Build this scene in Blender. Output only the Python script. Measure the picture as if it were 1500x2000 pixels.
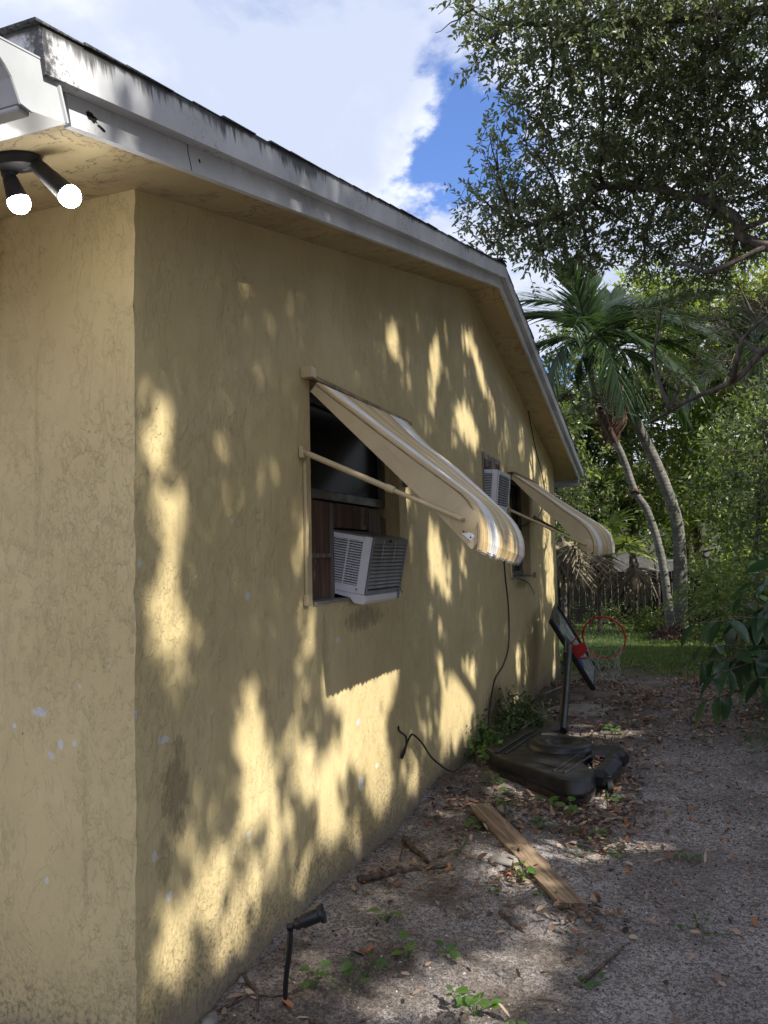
import bpy, math, random
import numpy as np
from mathutils import Vector, Matrix
R = math.radians
scene = bpy.context.scene
for o in list(bpy.data.objects):
    bpy.data.objects.remove(o)
rng = np.random.default_rng(7)
random.seed(7)

# ------------------------------------------------------------------ camera
cam_d = bpy.data.cameras.new('camera')
cam = bpy.data.objects.new('camera', cam_d)
scene.collection.objects.link(cam)
cam_d.sensor_fit = 'VERTICAL'; cam_d.sensor_height = 24.0
cam_d.lens = 1550.9 / 2000 * 24.0
cam_d.clip_start = 0.05; cam_d.clip_end = 400
CR = Vector((0.93496, 0.35416, -0.02049)); CU = Vector((0.04032, -0.04870, 0.99800)); CF = Vector((-0.35246, 0.93392, 0.05981))
cam.matrix_world = Matrix(((CR.x, CU.x, -CF.x, 1.6226), (CR.y, CU.y, -CF.y, -2.0677), (CR.z, CU.z, -CF.z, 1.55), (0, 0, 0, 1)))
scene.camera = cam

# ------------------------------------------------------------------ light
SUN = np.array([0.757, -0.161, 0.634]); SUN /= np.linalg.norm(SUN)      # towards the sun
SUN_STRENGTH = 3.5
sun_d = bpy.data.lights.new('sun', 'SUN'); sun_d.energy = SUN_STRENGTH; sun_d.angle = R(0.55); sun_d.color = (1.0, 0.94, 0.83)
sun = bpy.data.objects.new('sun', sun_d); scene.collection.objects.link(sun)
sun.rotation_euler = Vector(SUN).to_track_quat('Z', 'Y').to_euler(); sun.location = (12, -3, 12)
scene.view_settings.view_transform = 'Standard'; scene.view_settings.look = 'None'
scene.view_settings.exposure = 1.25; scene.view_settings.gamma = 1.0
scene.view_settings.use_curve_mapping = False
scene.cycles.max_bounces = 8; scene.cycles.diffuse_bounces = 4; scene.cycles.transmission_bounces = 4
scene.cycles.use_denoising = True

w = bpy.data.worlds.new('World'); scene.world = w; w.use_nodes = True
nt = w.node_tree; nt.nodes.clear()
def wn(t, **k):
    n = nt.nodes.new(t)
    for a, b in k.items(): setattr(n, a, b)
    return n
def wl(a, b): nt.links.new(a, b)
def wmath(op, a, b=None, c=None):
    n = wn('ShaderNodeMath', operation=op)
    for i, v in enumerate((a, b, c)):
        if v is None: continue
        if isinstance(v, (int, float)): n.inputs[i].default_value = v
        else: wl(v, n.inputs[i])
    return n.outputs[0]
def wramp(x, lo, hi):
    n = wn('ShaderNodeMapRange', interpolation_type='SMOOTHSTEP'); wl(x, n.inputs[0])
    n.inputs[1].default_value = lo; n.inputs[2].default_value = hi
    return n.outputs[0]
wout = wn('ShaderNodeOutputWorld'); bg = wn('ShaderNodeBackground')
sky = wn('ShaderNodeTexSky', sky_type='NISHITA'); sky.sun_disc = False
sky.sun_elevation = R(39.3); sky.sun_rotation = R(102); sky.air_density = 1.0; sky.dust_density = 0.6; sky.ozone_density = 2.5
tc = wn('ShaderNodeTexCoord'); sep = wn('ShaderNodeSeparateXYZ'); wl(tc.outputs['Generated'], sep.inputs[0])
zz = wmath('ADD', wmath('MAXIMUM', sep.outputs[2], 0.0), 0.22)
cx = wmath('DIVIDE', sep.outputs[0], zz); cy = wmath('DIVIDE', sep.outputs[1], zz)
comb = wn('ShaderNodeCombineXYZ'); wl(cx, comb.inputs[0]); wl(cy, comb.inputs[1])
def wnoise(scale, detail, rough, off=(0, 0, 0), dist=0.0):
    m = wn('ShaderNodeMapping'); m.inputs['Location'].default_value = off; wl(comb.outputs[0], m.inputs[0])
    n = wn('ShaderNodeTexNoise'); n.inputs['Scale'].default_value = scale; n.inputs['Detail'].default_value = detail
    n.inputs['Roughness'].default_value = rough; n.inputs['Distortion'].default_value = dist; wl(m.outputs[0], n.inputs['Vector'])
    return n.outputs[0]
big = wnoise(1.7, 8, 0.56, (3.1, 1.7, 0.4), 0.25)
warp1 = wmath('MULTIPLY', wmath('SUBTRACT', wnoise(5.0, 7, .6, (1, 9, 2)), .5), .42); warp2 = wmath('MULTIPLY', wmath('SUBTRACT', wnoise(5.0, 7, .6, (4, 2, 8)), .5), .42)
# blue gap between two cloud banks, running up to the right
def gap(px, py, pz, lon, wid, ang, amp):
    x0, y0 = px / (pz + .22), py / (pz + .22)
    dx = wmath('ADD', wmath('SUBTRACT', cx, x0), warp1); dy = wmath('ADD', wmath('SUBTRACT', cy, y0), warp2)
    c, s = math.cos(ang), math.sin(ang)
    u = wmath('DIVIDE', wmath('ADD', wmath('MULTIPLY', dx, c), wmath('MULTIPLY', dy, s)), lon)
    v = wmath('DIVIDE', wmath('ADD', wmath('MULTIPLY', dx, -s), wmath('MULTIPLY', dy, c)), wid)
    r2 = wmath('ADD', wmath('MULTIPLY', u, u), wmath('MULTIPLY', v, v))
    return wmath('MULTIPLY', wmath('EXPONENT', wmath('MULTIPLY', r2, -1.0)), amp)
g = wmath('ADD', gap(-.228, .850, .478, .19, .10, 2.15, .42), gap(-.27, .86, .43, .10, .07, 2.3, .22))
cl = wmath('SUBTRACT', wmath('ADD', wmath('MULTIPLY', wmath('SUBTRACT', big, .5), 1.9), 0.70), g)
mask = wramp(cl, 0.36, 0.58)
shade = wramp(wnoise(1.5, 6, 0.6, (7.4, 2.2, 1.0), 0.3), 0.42, 0.66)
ccol = wn('ShaderNodeMix', data_type='RGBA'); wl(shade, ccol.inputs[0])
CLOUD = 1.0
ccol.inputs[6].default_value = (4.2 * CLOUD, 4.65 * CLOUD, 5.9 * CLOUD, 1); ccol.inputs[7].default_value = (7.3 * CLOUD, 7.5 * CLOUD, 8.2 * CLOUD, 1)
skb = wn('ShaderNodeMix', data_type='RGBA', blend_type='MULTIPLY'); skb.inputs[0].default_value = 1.0
wl(sky.outputs[0], skb.inputs[6]); skb.inputs[7].default_value = (1.0, 1.15, 1.55, 1)
mx = wn('ShaderNodeMix', data_type='RGBA'); wl(mask, mx.inputs[0]); wl(skb.outputs[2], mx.inputs[6]); wl(ccol.outputs[2], mx.inputs[7])
wl(mx.outputs[2], bg.inputs[0]); bg.inputs[1].default_value = 0.07
wl(bg.outputs[0], wout.inputs[0])

# ------------------------------------------------------------------ mesh helpers
COL = scene.collection
ORG = {}
def tag(o, label=None, cat=None, group=None, kind=None):
    if label: o['label'] = label
    if cat: o['category'] = cat
    if group: o['group'] = group
    if kind: o['kind'] = kind
    return o
def thing(name, loc, label, cat, group=None):
    o = bpy.data.objects.new(name, None); COL.objects.link(o); o.location = loc; o.empty_display_size = .1
    ORG[o] = np.array(loc, float)
    return tag(o, label, cat, group)
def link_obj(name, me, parent=None, org=None):
    o = bpy.data.objects.new(name, me); COL.objects.link(o)
    if parent is not None:
        o.parent = parent
        ORG[o] = ORG[parent]
    else:
        ORG[o] = np.array(org if org is not None else (0, 0, 0), float)
        o.location = ORG[o]
    return o
def mesh_np(name, V, F, mat, smooth=False, extra_mats=(), midx=None):
    """V (n,3), F (m,k) uniform polygons"""
    me = bpy.data.meshes.new(name); V = np.asarray(V, np.float32); F = np.asarray(F, np.int32)
    me.vertices.add(len(V)); me.vertices.foreach_set('co', V.ravel())
    k = F.shape[1]; me.loops.add(F.size); me.loops.foreach_set('vertex_index', F.ravel())
    me.polygons.add(len(F)); me.polygons.foreach_set('loop_start', np.arange(0, F.size, k, dtype=np.int32))
    me.polygons.foreach_set('loop_total', np.full(len(F), k, np.int32))
    if smooth: me.polygons.foreach_set('use_smooth', np.ones(len(F), bool))
    me.materials.append(mat)
    for m in extra_mats: me.materials.append(m)
    if midx is not None: me.polygons.foreach_set('material_index', np.asarray(midx, np.int32))
    me.update(calc_edges=True)
    return me
class MB:
    def __init__(s): s.v = []; s.f = []; s.m = []
    def add(s, V, F, mi=0):
        n = len(s.v); s.v += [tuple(map(float, p)) for p in V]; s.f += [tuple(i + n for i in f) for f in F]; s.m += [mi] * len(F); return s
    def box(s, c, d, rot=None, bev=0.0, mi=0):
        c = np.array(c, float); d = np.array(d, float) / 2
        b = min(bev, *(d * .9)) if bev else 0
        if b:
            V = []; F = []
            idx = {}
            for sx in (-1, 1):
                for sy in (-1, 1):
                    for sz in (-1, 1):
                        for ax in range(3):
                            p = np.array([sx, sy, sz]) * (d - b); p[ax] = (sx, sy, sz)[ax] * d[ax]
                            idx[(sx, sy, sz, ax)] = len(V); V.append(p)
            for ax in range(3):
                a, b2 = [i for i in range(3) if i != ax]
                for sg in (-1, 1):
                    q = []
                    for (sa, sb) in ((-1, -1), (1, -1), (1, 1), (-1, 1)):
                        k = [0, 0, 0]; k[ax] = sg; k[a] = sa; k[b2] = sb; q.append(idx[(*k, ax)])
                    if (sg > 0) == (ax == 1): q.reverse()
                    F.append(q)
            for ax in range(3):      # edges along ax
                a, b2 = [i for i in range(3) if i != ax]
                for sa in (-1, 1):
                    for sb in (-1, 1):
                        k0 = [0, 0, 0]; k0[ax] = -1; k0[a] = sa; k0[b2] = sb; k1 = list(k0); k1[ax] = 1
                        F.append([idx[(*k0, a)], idx[(*k1, a)], idx[(*k1, b2)], idx[(*k0, b2)]])
            for sx in (-1, 1):
                for sy in (-1, 1):
                    for sz in (-1, 1): F.append([idx[(sx, sy, sz, i)] for i in range(3)])
            V = np.array(V)
        else:
            V = np.array([(x, y, z) for x in (-1, 1) for y in (-1, 1) for z in (-1, 1)]) * d
            F = [(0, 1, 3, 2), (4, 6, 7, 5), (0, 4, 5, 1), (2, 3, 7, 6), (0, 2, 6, 4), (1, 5, 7, 3)]
        if rot is not None: V = V @ np.array(rot).T
        return s.add(V + c, F, mi)
    def prism(s, poly, a, b, mi=0):
        """polygon of 3-D points, extruded from offset a to offset b (vectors)"""
        P = np.array(poly, float); n = len(P); V = np.vstack([P + np.array(a), P + np.array(b)])
        F = [tuple(range(n))[::-1], tuple(range(n, 2 * n))] + [(i, (i + 1) % n, n + (i + 1) % n, n + i) for i in range(n)]
        return s.add(V, F, mi)
    def tube(s, pts, rad, n=8, mi=0, caps=True):
        P = np.array(pts, float); m = len(P)
        r = np.full(m, rad, float) if np.isscalar(rad) else np.array(rad, float)
        T = np.gradient(P, axis=0); T /= np.linalg.norm(T, axis=1)[:, None] + 1e-9
        up = np.array([0, 0, 1.]) if abs(T[0][2]) < .9 else np.array([1., 0, 0])
        V = []; A = None
        for i in range(m):
            if A is None: A = np.cross(T[i], up)
            else: A = A - T[i] * (A @ T[i])
            A = A / (np.linalg.norm(A) + 1e-9); B = np.cross(T[i], A)
            for k in range(n):
                t = 2 * math.pi * k / n; V.append(P[i] + r[i] * (A * math.cos(t) + B * math.sin(t)))
        F = [(i * n + k, i * n + (k + 1) % n, (i + 1) * n + (k + 1) % n, (i + 1) * n + k) for i in range(m - 1) for k in range(n)]
        if caps: F += [tuple(range(n))[::-1], tuple((m - 1) * n + k for k in range(n))]
        return s.add(V, F, mi)
    def lathe(s, prof, origin, axis=(0, 0, 1), n=24, mi=0):
        ax = np.array(axis, float); ax /= np.linalg.norm(ax)
        u = np.cross(ax, (0, 0, 1.) if abs(ax[2]) < .9 else (1., 0, 0)); u /= np.linalg.norm(u); v = np.cross(ax, u)
        V = []; m = len(prof)
        for (r, h) in prof:
            for k in range(n):
                t = 2 * math.pi * k / n; V.append(np.array(origin) + ax * h + (u * math.cos(t) + v * math.sin(t)) * max(r, 1e-4))
        F = [(i * n + k, i * n + (k + 1) % n, (i + 1) * n + (k + 1) % n, (i + 1) * n + k) for i in range(m - 1) for k in range(n)]
        return s.add(V, F, mi)
    def mesh(s, name, mats, org=(0, 0, 0), smooth=False):
        me = bpy.data.meshes.new(name); o = np.array(org, float)
        me.from_pydata([tuple(np.array(p) - o) for p in s.v], [], s.f)
        if not isinstance(mats, (list, tuple)): mats = [mats]
        for m in mats: me.materials.append(m)
        if len(mats) > 1: me.polygons.foreach_set('material_index', s.m)
        if smooth:
            try:
                me.polygons.foreach_set('use_smooth', [True] * len(me.polygons))
                if smooth != 'all': me.set_sharp_from_angle(angle=R(38))
            except Exception: pass
        me.update(); return me
    def build(s, name, mats, parent=None, org=None, smooth=False):
        og = ORG[parent] if parent is not None else (org if org is not None else (0, 0, 0))
        return link_obj(name, s.mesh(name, mats, og, smooth), parent, org)
def rot_axis(axis, a): return np.array(Matrix.Rotation(a, 3, Vector(axis)))
def smooth_path(pts, n=6):
    P = np.array(pts, float); out = []
    Q = np.vstack([2 * P[0] - P[1], P, 2 * P[-1] - P[-2]])
    for i in range(1, len(Q) - 2):
        for t in np.linspace(0, 1, n, endpoint=False):
            a, b, c, d = Q[i - 1], Q[i], Q[i + 1], Q[i + 2]
            out.append(.5 * ((2 * b) + (-a + c) * t + (2 * a - 5 * b + 4 * c - d) * t * t + (-a + 3 * b - 3 * c + d) * t ** 3))
    out.append(P[-1]); return np.array(out)

# value noise for ground and jitter
_lat = np.random.default_rng(3).random((128, 128))
def vnoise(x, y):
    xi = np.floor(x).astype(int); yi = np.floor(y).astype(int); fx = x - xi; fy = y - yi
    fx = fx * fx * (3 - 2 * fx); fy = fy * fy * (3 - 2 * fy); a = _lat
    g = lambda i, j: a[i % 128, j % 128]
    return (g(xi, yi) * (1 - fx) + g(xi + 1, yi) * fx) * (1 - fy) + (g(xi, yi + 1) * (1 - fx) + g(xi + 1, yi + 1) * fx) * fy - .5
def gz(x, y):
    x = np.asarray(x, float); y = np.asarray(y, float)
    base = np.interp(y, [-3, 0, .3, .8, 1.6, 2.5, 3.2, 3.8, 5, 7.2, 8.7, 12, 30], [-.01, -.01, .0, .02, .02, .025, .06, .03, .01, 0, -.03, -.03, -.03])
    near = np.exp(-np.maximum(x, 0) / .5)
    h = base * near
    h = h + .05 * vnoise(x * 1.3 + 9, y * 1.3 + 4) + .03 * vnoise(x * 3.1 + 2, y * 3.1) * 1.0 + .022 * vnoise(x * 6.5, y * 6.5 + 5) + .012 * vnoise(x * 17, y * 17)
    h = h - .014 * near
    fine = np.clip(1 - (np.hypot(x - 1, y - 3) - 8) / 8, 0, 1)
    h = h * (.35 + .65 * fine)
    def mound(cx_, cy_, rx, ry, a): return a * np.exp(-((x - cx_) / rx) ** 2 - ((y - cy_) / ry) ** 2)
    h = h + mound(.58, 1.86, .16, .26, .04) + mound(.55, 1.45, .25, .3, .02) + mound(.62, 2.72, .12, .16, .04) + mound(.1, .55, .1, .14, .02) - mound(1.5, 2.5, .6, 3.0, .03) + mound(1.38, 13.2, .32, .32, .16)
    h = h - mound(.7, 3.9, .45, .8, .02)
    return h

# ------------------------------------------------------------------ materials
class M:
    """small node-graph builder"""
    def __init__(s, name, rough=.7, metal=0.0, spec=.4):
        s.mat = bpy.data.materials.new(name); s.mat.use_nodes = True; s.nt = s.mat.node_tree
        s.b = s.nt.nodes['Principled BSDF']; s.out = s.nt.nodes['Material Output']
        s.b.inputs['Roughness'].default_value = rough; s.b.inputs['Metallic'].default_value = metal
        s.b.inputs['Specular IOR Level'].default_value = spec
        s.co = s.n('ShaderNodeTexCoord').outputs['Object']; s.bump_in = None
    def n(s, t, **k):
        q = s.nt.nodes.new(t)
        for a, b in k.items(): setattr(q, a, b)
        return q
    def l(s, a, b): s.nt.links.new(a, b)
    def val(s, sock, v):
        if isinstance(v, (int, float)): sock.default_value = v
        elif isinstance(v, (tuple, list)): sock.default_value = (*v, 1) if len(v) == 3 and sock.type == 'RGBA' else v
        else: s.l(v, sock)
    def math(s, op, a, b=None, c=None, clamp=False):
        q = s.n('ShaderNodeMath', operation=op, use_clamp=clamp)
        for i, v in enumerate((a, b, c)):
            if v is not None: s.val(q.inputs[i], v)
        return q.outputs[0]
    def map(s, scale=(1, 1, 1), loc=(0, 0, 0), rot=(0, 0, 0), vec=None):
        q = s.n('ShaderNodeMapping'); q.inputs['Scale'].default_value = scale; q.inputs['Location'].default_value = loc; q.inputs['Rotation'].default_value = rot
        s.l(vec or s.co, q.inputs[0]); return q.outputs[0]
    def noise(s, scale, detail=3, rough=.5, vec=None, dist=0.0):
        q = s.n('ShaderNodeTexNoise'); q.inputs['Scale'].default_value = scale; q.inputs['Detail'].default_value = detail
        q.inputs['Roughness'].default_value = rough; q.inputs['Distortion'].default_value = dist; s.l(vec or s.co, q.inputs['Vector']); return q.outputs[0]
    def voro(s, scale, feature='F1', vec=None, rnd=1.0, out=0):
        q = s.n('ShaderNodeTexVoronoi', feature=feature); q.inputs['Scale'].default_value = scale; q.inputs['Randomness'].default_value = rnd
        s.l(vec or s.co, q.inputs['Vector']); return q.outputs[out]
    def ramp(s, x, lo, hi, a=0.0, b=1.0):
        q = s.n('ShaderNodeMapRange', interpolation_type='SMOOTHSTEP'); s.val(q.inputs[0], x)
        for i, v in enumerate((lo, hi, a, b)): q.inputs[i + 1].default_value = v
        return q.outputs[0]
    def mix(s, f, a, b, mode='MIX'):
        q = s.n('ShaderNodeMix', data_type='RGBA', blend_type=mode); s.val(q.inputs[0], f); s.val(q.inputs[6], a); s.val(q.inputs[7], b); return q.outputs[2]
    def sep(s, vec=None):
        q = s.n('ShaderNodeSeparateXYZ'); s.l(vec or s.co, q.inputs[0]); return q.outputs
    def color(s, c): s.val(s.b.inputs['Base Color'], c); return s
    def bump(s, h, strength=.3, dist=.01):
        q = s.n('ShaderNodeBump'); q.inputs['Strength'].default_value = strength; q.inputs['Distance'].default_value = dist; s.l(h, q.inputs['Height'])
        if s.bump_in is not None: s.l(s.bump_in, q.inputs['Normal'])
        s.bump_in = q.outputs[0]; s.l(s.bump_in, s.b.inputs['Normal']); return s
    def islrand(s): return s.n('ShaderNodeNewGeometry').outputs['Random Per Island']
def plain(name, col, rough=.6, metal=0.0, var=.25, scale=8, bump=.15, spec=.4):
    m = M(name, rough, metal, spec); n1 = m.noise(scale, 5, .6)
    dark = tuple(c * (1 - var) for c in col); lite = tuple(min(1, c * (1 + var * .5)) for c in col)
    m.color(m.mix(m.ramp(n1, .3, .7), dark, lite)); m.val(m.b.inputs['Roughness'], m.ramp(m.noise(scale * 2.3, 4), .3, .7, max(0, rough - .08), min(1, rough + .1)))
    m.bump(m.noise(scale * 12, 4), bump, .002); return m.mat

CHIPS = [(-0.382, 1.074, 0.03, 0.017), (-0.294, 0.972, 0.012, 0.02), (-0.332, 0.937, 0.013, 0.013), (-0.238, 0.981, 0.01, 0.013), (-0.347, 0.537, 0.009, 0.013), (-0.488, 1.022, 0.011, 0.009), (-0.097, 1.232, 0.006, 0.005), (0.094, 0.619, 0.016, 0.019), (0.171, 0.464, 0.014, 0.018), (0.678, 0.502, 0.015, 0.012), (0.573, 0.469, 0.011, 0.007), (-0.301, 1.58, 0.002, 0.001), (0.692, 1.415, 0.024, 0.016), (1.55, 1.158, 0.025, 0.015), (1.811, 0.392, 0.035, 0.042), (1.792, 0.711, 0.034, 0.018), (0.002, 1.084, 0.012, 0.015), (0.144, 0.975, 0.039, 0.013), (2.033, 0.429, 0.023, 0.014)]
def stucco_mat():
    m = M('yellow_stucco', .62, 0, .35)
    x, y, z = m.sep()
    # trowel ridges: thin worm-like lines where a warped noise crosses its middle value
    def ridges(scale, loc, width, gate_lo, gate_hi, stretch=(1, 1, .45)):
        v = m.map(stretch, loc)
        n = m.noise(scale, 2.5, .5, v, 1.2)
        r = m.ramp(m.math('ABSOLUTE', m.math('SUBTRACT', n, .5)), 0.0, width, 1.0, 0.0)
        gte = m.ramp(m.noise(2.6 + scale * .12, 3, .55, m.map((1, 1, .8), (loc[1], loc[0], 3))), gate_lo, gate_hi)
        return m.math('MULTIPLY', r, gte)
    r1 = ridges(8.5, (0, 0, 0), .020, .50, .66)
    r2 = ridges(19.0, (4, 2, 1), .034, .50, .66, (1, 1, .6))
    r3 = ridges(5.5, (9, 5, 2), .012, .52, .64, (1, 1, .7))
    def plates(scale, loc, lo, w_, stretch, dist=.9):
        return m.ramp(m.noise(scale, 7, .66, m.map(stretch, loc), dist * .35), lo, lo + w_)
    p1 = plates(6.0, (1, 2, 3), .50, .018, (1, 1, .5), 1.3); p2 = plates(13.0, (5, 1, 2), .53, .03, (1, 1, .55), 1.0); p3 = plates(27.0, (2, 7, 4), .55, .05, (1, 1, .6)); p4 = plates(4.0, (8, 3, 3), .44, .02, (1, 1, .4), 1.6)
    region = m.ramp(m.noise(1.9, 3, .6, m.map((1, 1, .8), (6, 6, 6))), .38, .60)
    grain = m.noise(110, 4, .65); mid = m.noise(30, 5, .62); roll = m.noise(3.0, 4, .55, m.map((1, 1, .6)), .6)
    pl = m.math('ADD', m.math('ADD', m.math('MULTIPLY', p1, .55), m.math('MULTIPLY', p4, .35)), m.math('MULTIPLY', m.math('ADD', m.math('MULTIPLY', p2, .60), m.math('MULTIPLY', p3, .55)), region))
    h = m.math('ADD', m.math('ADD', m.math('MULTIPLY', r1, .22), m.math('MULTIPLY', r2, .22)), m.math('ADD', m.math('MULTIPLY', r3, .15), m.math('ADD', pl, m.math('ADD', m.math('MULTIPLY', mid, .40), m.math('MULTIPLY', roll, .9)))))
    # colour
    base = m.mix(m.ramp(m.noise(1.1, 4, .6), .3, .7), (.49, .395, .205), (.58, .475, .258))
    base = m.mix(m.math('MULTIPLY', m.ramp(m.noise(7, 5, .6), .45, .75), .22), base, (.36, .275, .15))
    # soot and splash dirt near the ground, rising in tongues
    tongue = m.math('MULTIPLY', m.noise(2.3, 4, .6, m.map((1, 1, .35))), .85)
    low = m.ramp(m.math('SUBTRACT', z, tongue), -.35, .05, 1.0, 0.0)
    speck = m.ramp(m.noise(60, 5, .7), .46, .62)
    dirt = m.math('MULTIPLY', low, m.math('ADD', m.math('MULTIPLY', speck, .55), .22))
    base = m.mix(dirt, base, (.115, .085, .055))
    splash = m.math('MULTIPLY', m.ramp(m.math('SUBTRACT', z, m.math('MULTIPLY', m.noise(9, 3), .18)), -.05, .06, 1.0, 0.0), .65)
    base = m.mix(splash, base, (.17, .145, .125))
    # mildew stain patches near the corner and base, then other dark patches
    def patch(py, pz, ry, rz, amt):
        dy = m.math('DIVIDE', m.math('SUBTRACT', y, py), ry); dz = m.math('DIVIDE', m.math('SUBTRACT', z, pz), rz)
        d = m.math('ADD', m.math('MULTIPLY', dy, dy), m.math('MULTIPLY', dz, dz))
        d = m.math('ADD', d, m.math('MULTIPLY', m.math('SUBTRACT', m.noise(20, 8, .85, m.map((1, 1, .45))), .5), 5.0))
        return m.math('MULTIPLY', m.ramp(d, .1, 1.0, 1.0, 0.0), amt)
    for a in ((.21, .80, .09, .20, .5), (.15, .60, .05, .1, .4), (.60, .34, .10, .16, .3), (1.9, 1.24, .35, .07, .5), (6.3, 1.26, .4, .06, .5), (4.9, .22, .5, .22, .85), (8.6, .5, .25, .9, .5), (1.4, 1.1, .05, .25, .25)):
        base = m.mix(patch(*a), base, (.07, .052, .036))
    # thin vertical rain streaks and tiny dark specks
    st = m.math('MULTIPLY', m.ramp(m.noise(14, 4, .6, m.map((1, 1, .06))), .58, .75), .22)
    base = m.mix(st, base, (.23, .175, .10))
    cw = m.n('ShaderNodeCombineXYZ'); m.l(m.math('ADD', x, y), cw.inputs[0]); m.l(z, cw.inputs[1])
    sp = m.math('MULTIPLY', m.ramp(m.voro(7.5, 'F1', cw.outputs[0]), .018, .04, .8, 0.0), m.ramp(m.noise(4, 2), .45, .55))
    base = m.mix(sp, base, (.06, .045, .03))
    # chips where primer shows, pale grey-blue
    cv = m.n('ShaderNodeCombineXYZ'); m.l(m.math('ADD', x, y), cv.inputs[0]); m.l(z, cv.inputs[1]); flat2 = cv.outputs[0]
    ch = m.voro(3.4, 'F1', m.map((1, .7, 1), (.2, .63, 0), vec=flat2)); chn = m.math('ADD', ch, m.math('MULTIPLY', m.math('SUBTRACT', m.noise(34, 4, .7), .5), .16))
    chip = m.ramp(chn, .030, .045, 1.0, 0.0)
    ch2 = m.math('ADD', m.voro(11, 'F1', m.map((1, .8, 1), (3, 5, 0), vec=flat2)), m.math('MULTIPLY', m.math('SUBTRACT', m.noise(50, 3, .7), .5), .3)); chip = m.math('MAXIMUM', chip, m.math('MULTIPLY', m.ramp(ch2, .05, .075, 1.0, 0.0), m.ramp(m.noise(1.9, 2), .54, .6)))
    s_ = m.math('ADD', x, y); cn = m.math('MULTIPLY', m.math('SUBTRACT', m.noise(60, 5, .8), .5), 3.2)
    for (cs, cz_, rs_, rz_) in CHIPS:
        du = m.math('DIVIDE', m.math('SUBTRACT', s_, cs), rs_); dv = m.math('DIVIDE', m.math('SUBTRACT', z, cz_), rz_)
        chip = m.math('MAXIMUM', chip, m.ramp(m.math('ADD', m.math('ADD', m.math('MULTIPLY', du, du), m.math('MULTIPLY', dv, dv)), cn), .7, .95, 1.0, 0.0))
    chip = m.math('MULTIPLY', m.math('MULTIPLY', chip, m.ramp(z, 1.5, 1.9, 1.0, 0.0)), .85)
    base = m.mix(chip, base, (.55, .55, .56))
    m.color(base)
    m.bump(h, .70, .0045); m.bump(grain, .3, .003); m.bump(chip, -.5, .002)
    m.val(m.b.inputs['Roughness'], m.ramp(m.noise(5, 3), .3, .7, .5, .7))
    return m.mat
def soffit_mat():
    m = M('soffit_paint', .75, 0, .3)
    base = m.mix(m.ramp(m.noise(2.0, 4, .6), .3, .7), (.40, .32, .18), (.48, .39, .225))
    crk = m.math('MULTIPLY', m.ramp(m.math('ABSOLUTE', m.math('SUBTRACT', m.noise(7, 4, .6, None, .6), .5)), 0, .018, 1, 0), m.ramp(m.noise(1.9, 3), .44, .56))
    base = m.mix(m.math('MULTIPLY', crk, .7), base, (.09, .055, .035))
    sp = m.ramp(m.voro(7.0, 'F1'), .015, .04, .85, 0.0); base = m.mix(sp, base, (.05, .035, .02))
    peel = m.ramp(m.noise(6, 7, .75, m.map((1, 1, 1), (2, 4, 0))), .56, .61); base = m.mix(m.math('MULTIPLY', peel, .55), base, (.27, .19, .13))
    m.color(base); m.bump(m.noise(9, 5, .6, None, .6), .5, .006); m.bump(m.noise(70, 3), .2, .002); m.bump(peel, .6, .002); return m.mat
def fascia_mat(mould=1.0, name='white_fascia_paint', corner=None):
    m = M(name, .55, 0, .4)      # local z = height on the board, 0 at its top edge; x runs along it
    x, y, z = m.sep()
    base = m.mix(m.ramp(m.noise(1.7, 5, .6), .35, .7), (.50, .51, .54), (.66, .67, .70))
    stv = m.noise(34, 6, .72, m.map((1, 1, .07)))
    gate = m.ramp(m.noise(4.5, 4, .65, m.map((1, 1, .1), (3, 1, 0))), .44, .66)
    depth = m.math('MULTIPLY', z, -5.5)      # 0 at the top, ~.65 at the foot
    bx = m.math('DIVIDE', m.math('SUBTRACT', x, 1.25), .42); bx = m.math('MULTIPLY', m.math('EXPONENT', m.math('MULTIPLY', m.math('MULTIPLY', bx, bx), -1.0)), .16)
    k = m.math('SUBTRACT', m.math('ADD', m.math('ADD', stv, bx), m.math('MULTIPLY', gate, .30)), depth)
    streak = m.ramp(k, .50, .72)
    base = m.mix(m.math('MULTIPLY', streak, .88 * mould), base, (.045, .045, .048))
    edge = m.math('MULTIPLY', m.ramp(m.math('ADD', z, m.math('MULTIPLY', m.noise(25, 4), .02)), -.008, .004), .9 * mould); base = m.mix(edge, base, (.04, .04, .04))
    mot = m.math('MULTIPLY', m.ramp(m.noise(55, 5, .75), .50, .62), m.ramp(m.noise(2.6, 4, .6, m.map((1, 1, 1), (1, 5, 2))), .48, .66)); base = m.mix(m.math('MULTIPLY', mot, .75 * mould), base, (.07, .07, .072))
    grime = m.math('MULTIPLY', m.ramp(m.noise(4, 6, .7), .5, .75), .45); base = m.mix(grime, base, (.27, .27, .285))
    fl = m.ramp(m.voro(16, 'F1', m.map((1, 1, 1.6))), .03, .055, .9, 0.0); fg = m.ramp(m.noise(1.3, 3, .5, m.map((1, 1, 1), (8, 0, 0))), .52, .6)
    base = m.mix(m.math('MULTIPLY', fl, fg), base, (.09, .08, .075))
    if corner is not None:
        dcr = m.math('ABSOLUTE', m.math('SUBTRACT', x, corner)); cn = m.math('MULTIPLY', m.math('SUBTRACT', m.noise(45, 7, .8), .5), .22)
        base = m.mix(m.math('MULTIPLY', m.ramp(m.math('ADD', dcr, cn), .005, .05, 1.0, 0.0), .92), base, (.04, .04, .042))
    m.color(base); m.bump(m.noise(30, 4, .6, m.map((.4, 1, 1))), .25, .002); return m.mat
def shingle_mat():
    m = M('asphalt_shingle', .95, 0, .2)
    m.color(m.mix(m.ramp(m.noise(90, 3, .7), .4, .6), (.035, .037, .038), (.10, .105, .10))); m.bump(m.noise(220, 2), .5, .002); return m.mat
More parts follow.
